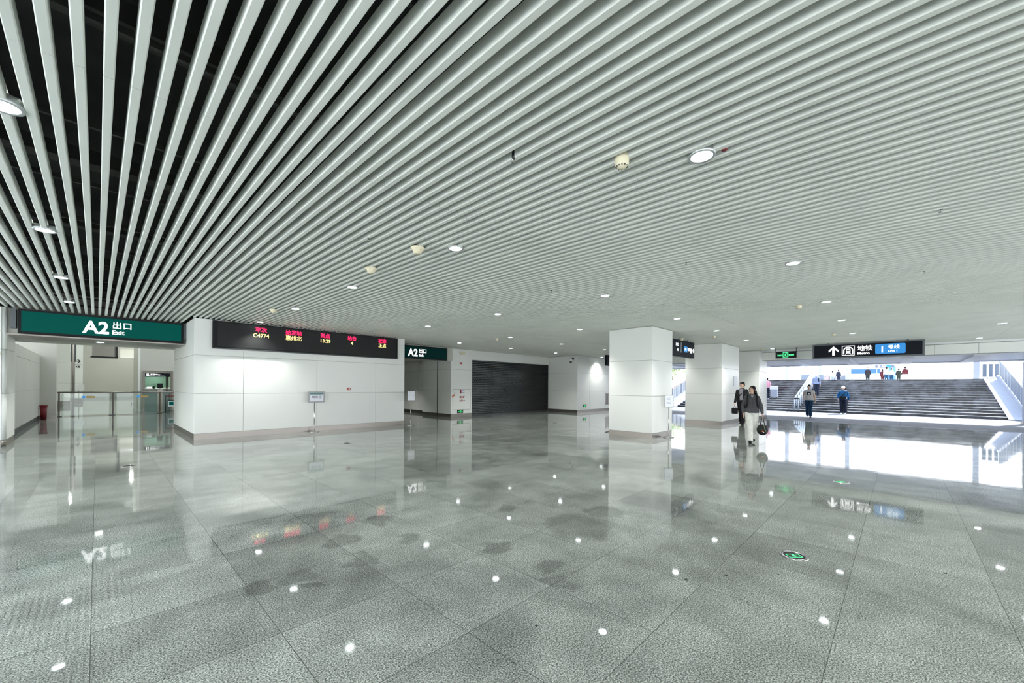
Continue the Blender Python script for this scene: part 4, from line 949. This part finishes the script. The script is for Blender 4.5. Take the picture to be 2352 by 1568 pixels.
# on the stairs
z=stz(36.9); root,arms,k,rz,legs=person('person in pale blue shirt and face mask coming down beside the handrail',(36.9,4.45,z),(-1,-.1),1.68,lightblue,navy,M['black'],'short',haircol=mat('grey_hair',(.45,.45,.45),.6),vox=.012,detail=False)
b=B(); b.ell((0,-.085,1.535),(.045,.025,.035),12); b.obj('face_mask',mat('mask_blue',(.35,.60,.75),.6),root)
b=B(); b.tube([(.15,.02,1.44),(.12,-.12,1.34),(.14,-.12,1.1)],[(.025,.006)]*3,8,up=(1,0,0)); b.obj('bag_strap',M['black'],root)
z=stz(36.2); person('person in pink shirt and dark trousers climbing the stairs with a white suitcase',(36.2,7.42,z),(1,.05),1.66,pink,navy,M['paper'],'short',vox=.012,detail=False,step=.08)
t=thing('suitcase','white suitcase carried up the stairs beside the person in pink','suitcase',(36.0,6.93,stz(36.0)+.12),-PI/2)
b=B(); b.box(-.22,.22,-.13,.13,.06,.62,.03); b.obj('shell',M['ramp'],t)
b=B(); b.box(-.26,.26,-.16,.10,.62,.92,.04); b.obj('white_bag_on_top',whitec,t)
for x in (-.17,.17):
    b=B(); b.tube([(x-.015,0,.03),(x+.015,0,.03)],.035,10); b.obj('wheel',M['black'],t)
# plaza people
def pl(lb,x,y,f,h,top,bot,hs='short',**kw): return person(lb,(x,y,2.33),f,h,top,bot,M['greytext'],hs,vox=.016,detail=False,**kw)
def pz(y45,z45,z55,h): x=45+(2.33+h-z45)/((z55-z45)/10); return x,y45*x/45
for lb,y45,z45,z55,f,h,top,bot,hs in (
 ('man in navy shirt on the upper plaza, back turned',3.88,3.23,3.60,(1,.1),1.70,navy,navy,'short'),
 ('person in olive jacket on the upper plaza left of the shop front',3.21,2.96,3.26,(1,0),1.45,olive,blackc,'short'),
 ('man in black jacket standing alone in front of the blue fascia',1.97,3.41,3.81,(-1,0),1.78,blackc,blackc,'short'),
 ('person in dark red top on the upper plaza beside the white-shirted pair',1.06,3.20,3.56,(1,-.4),1.60,maroon,maroon,'bun'),
 ('tall person in white shirt and jeans under the plaza sign',.82,3.38,3.78,(1,.1),1.80,whitec,denim,'short'),
 ('second person in white shirt and jeans right under the plaza sign',.52,3.30,3.67,(1,-.2),1.70,whitec,denim,'short'),
 ('woman in long dark green coat on the upper plaza with the person in maroon',.10,3.25,3.62,(1,0),1.66,olive,olive,'bun'),
 ('person in maroon jacket and white trousers, rightmost on the upper plaza',-.27,3.38,3.78,(1,.2),1.80,maroon,whitec,'short'),
 ('dark haired person in white on the upper plaza left of the navy man',4.30,3.13,3.47,(1,0),1.60,whitec,lightblue,'bun'),
 ('small person in pink on the upper plaza beside the grey cabinets',4.66,2.79,3.05,(1,0),1.15,pink,pink,'short')):
    x,y=pz(y45,z45,z55,h); pl(lb,x,y,f,h,top,bot,hs)

# ---------------------------------------------------------------- world, sun
w=bpy.data.worlds.new('sky'); S.world=w; w.use_nodes=True; nt=w.node_tree; bg=nt.nodes['Background']
tc=nt.nodes.new('ShaderNodeTexCoord'); sp=nt.nodes.new('ShaderNodeSeparateXYZ'); rp=nt.nodes.new('ShaderNodeValToRGB')
rp.color_ramp.elements[0].position=.45; rp.color_ramp.elements[0].color=(.97,.98,1,1); rp.color_ramp.elements[1].position=1; rp.color_ramp.elements[1].color=(.55,.70,.95,1)
mr=nt.nodes.new('ShaderNodeMapRange'); mr.inputs['From Min'].default_value=-1; mr.inputs['From Max'].default_value=1
nt.links.new(tc.outputs['Generated'],sp.inputs[0]); nt.links.new(sp.outputs['Z'],mr.inputs[0]); nt.links.new(mr.outputs[0],rp.inputs[0]); nt.links.new(rp.outputs[0],bg.inputs[0])
bg.inputs[1].default_value=3.3
sd=bpy.data.lights.new('sun','SUN'); sd.energy=11; sd.angle=R(1.5); sd.color=(1,.96,.9); so=bpy.data.objects.new('sun',sd); COL.objects.link(so)
so.rotation_euler=Vector((-.62,.25,-.74)).to_track_quat('-Z','Y').to_euler()

# ---------------------------------------------------------------- camera
A=R(45.93); TH=R(.404)
fw=Vector((math.sin(A),math.cos(A),0)); rt=Vector((math.cos(A),-math.sin(A),0)); up=Vector((0,0,1))
cx_=rt*math.cos(TH)+up*math.sin(TH); cy_=-rt*math.sin(TH)+up*math.cos(TH)
cd=bpy.data.cameras.new('camera'); cd.sensor_width=36; cd.lens=36*922/2352; cd.shift_x=.724/2352; cd.shift_y=102.7/2352; cd.clip_end=400; cd.clip_start=.05
co=bpy.data.objects.new('camera',cd); COL.objects.link(co)
m=Matrix((cx_,cy_,-fw)).transposed().to_4x4(); m.translation=(0,0,HC); co.matrix_world=m
S.camera=co
S.view_settings.view_transform='Standard'; S.view_settings.look='None'; S.view_settings.gamma=1; S.view_settings.use_curve_mapping=False
S.view_settings.exposure=.6
S.cycles.max_bounces=10; S.cycles.diffuse_bounces=5; S.cycles.glossy_bounces=5; S.cycles.transparent_max_bounces=12
S.cycles.sample_clamp_indirect=6
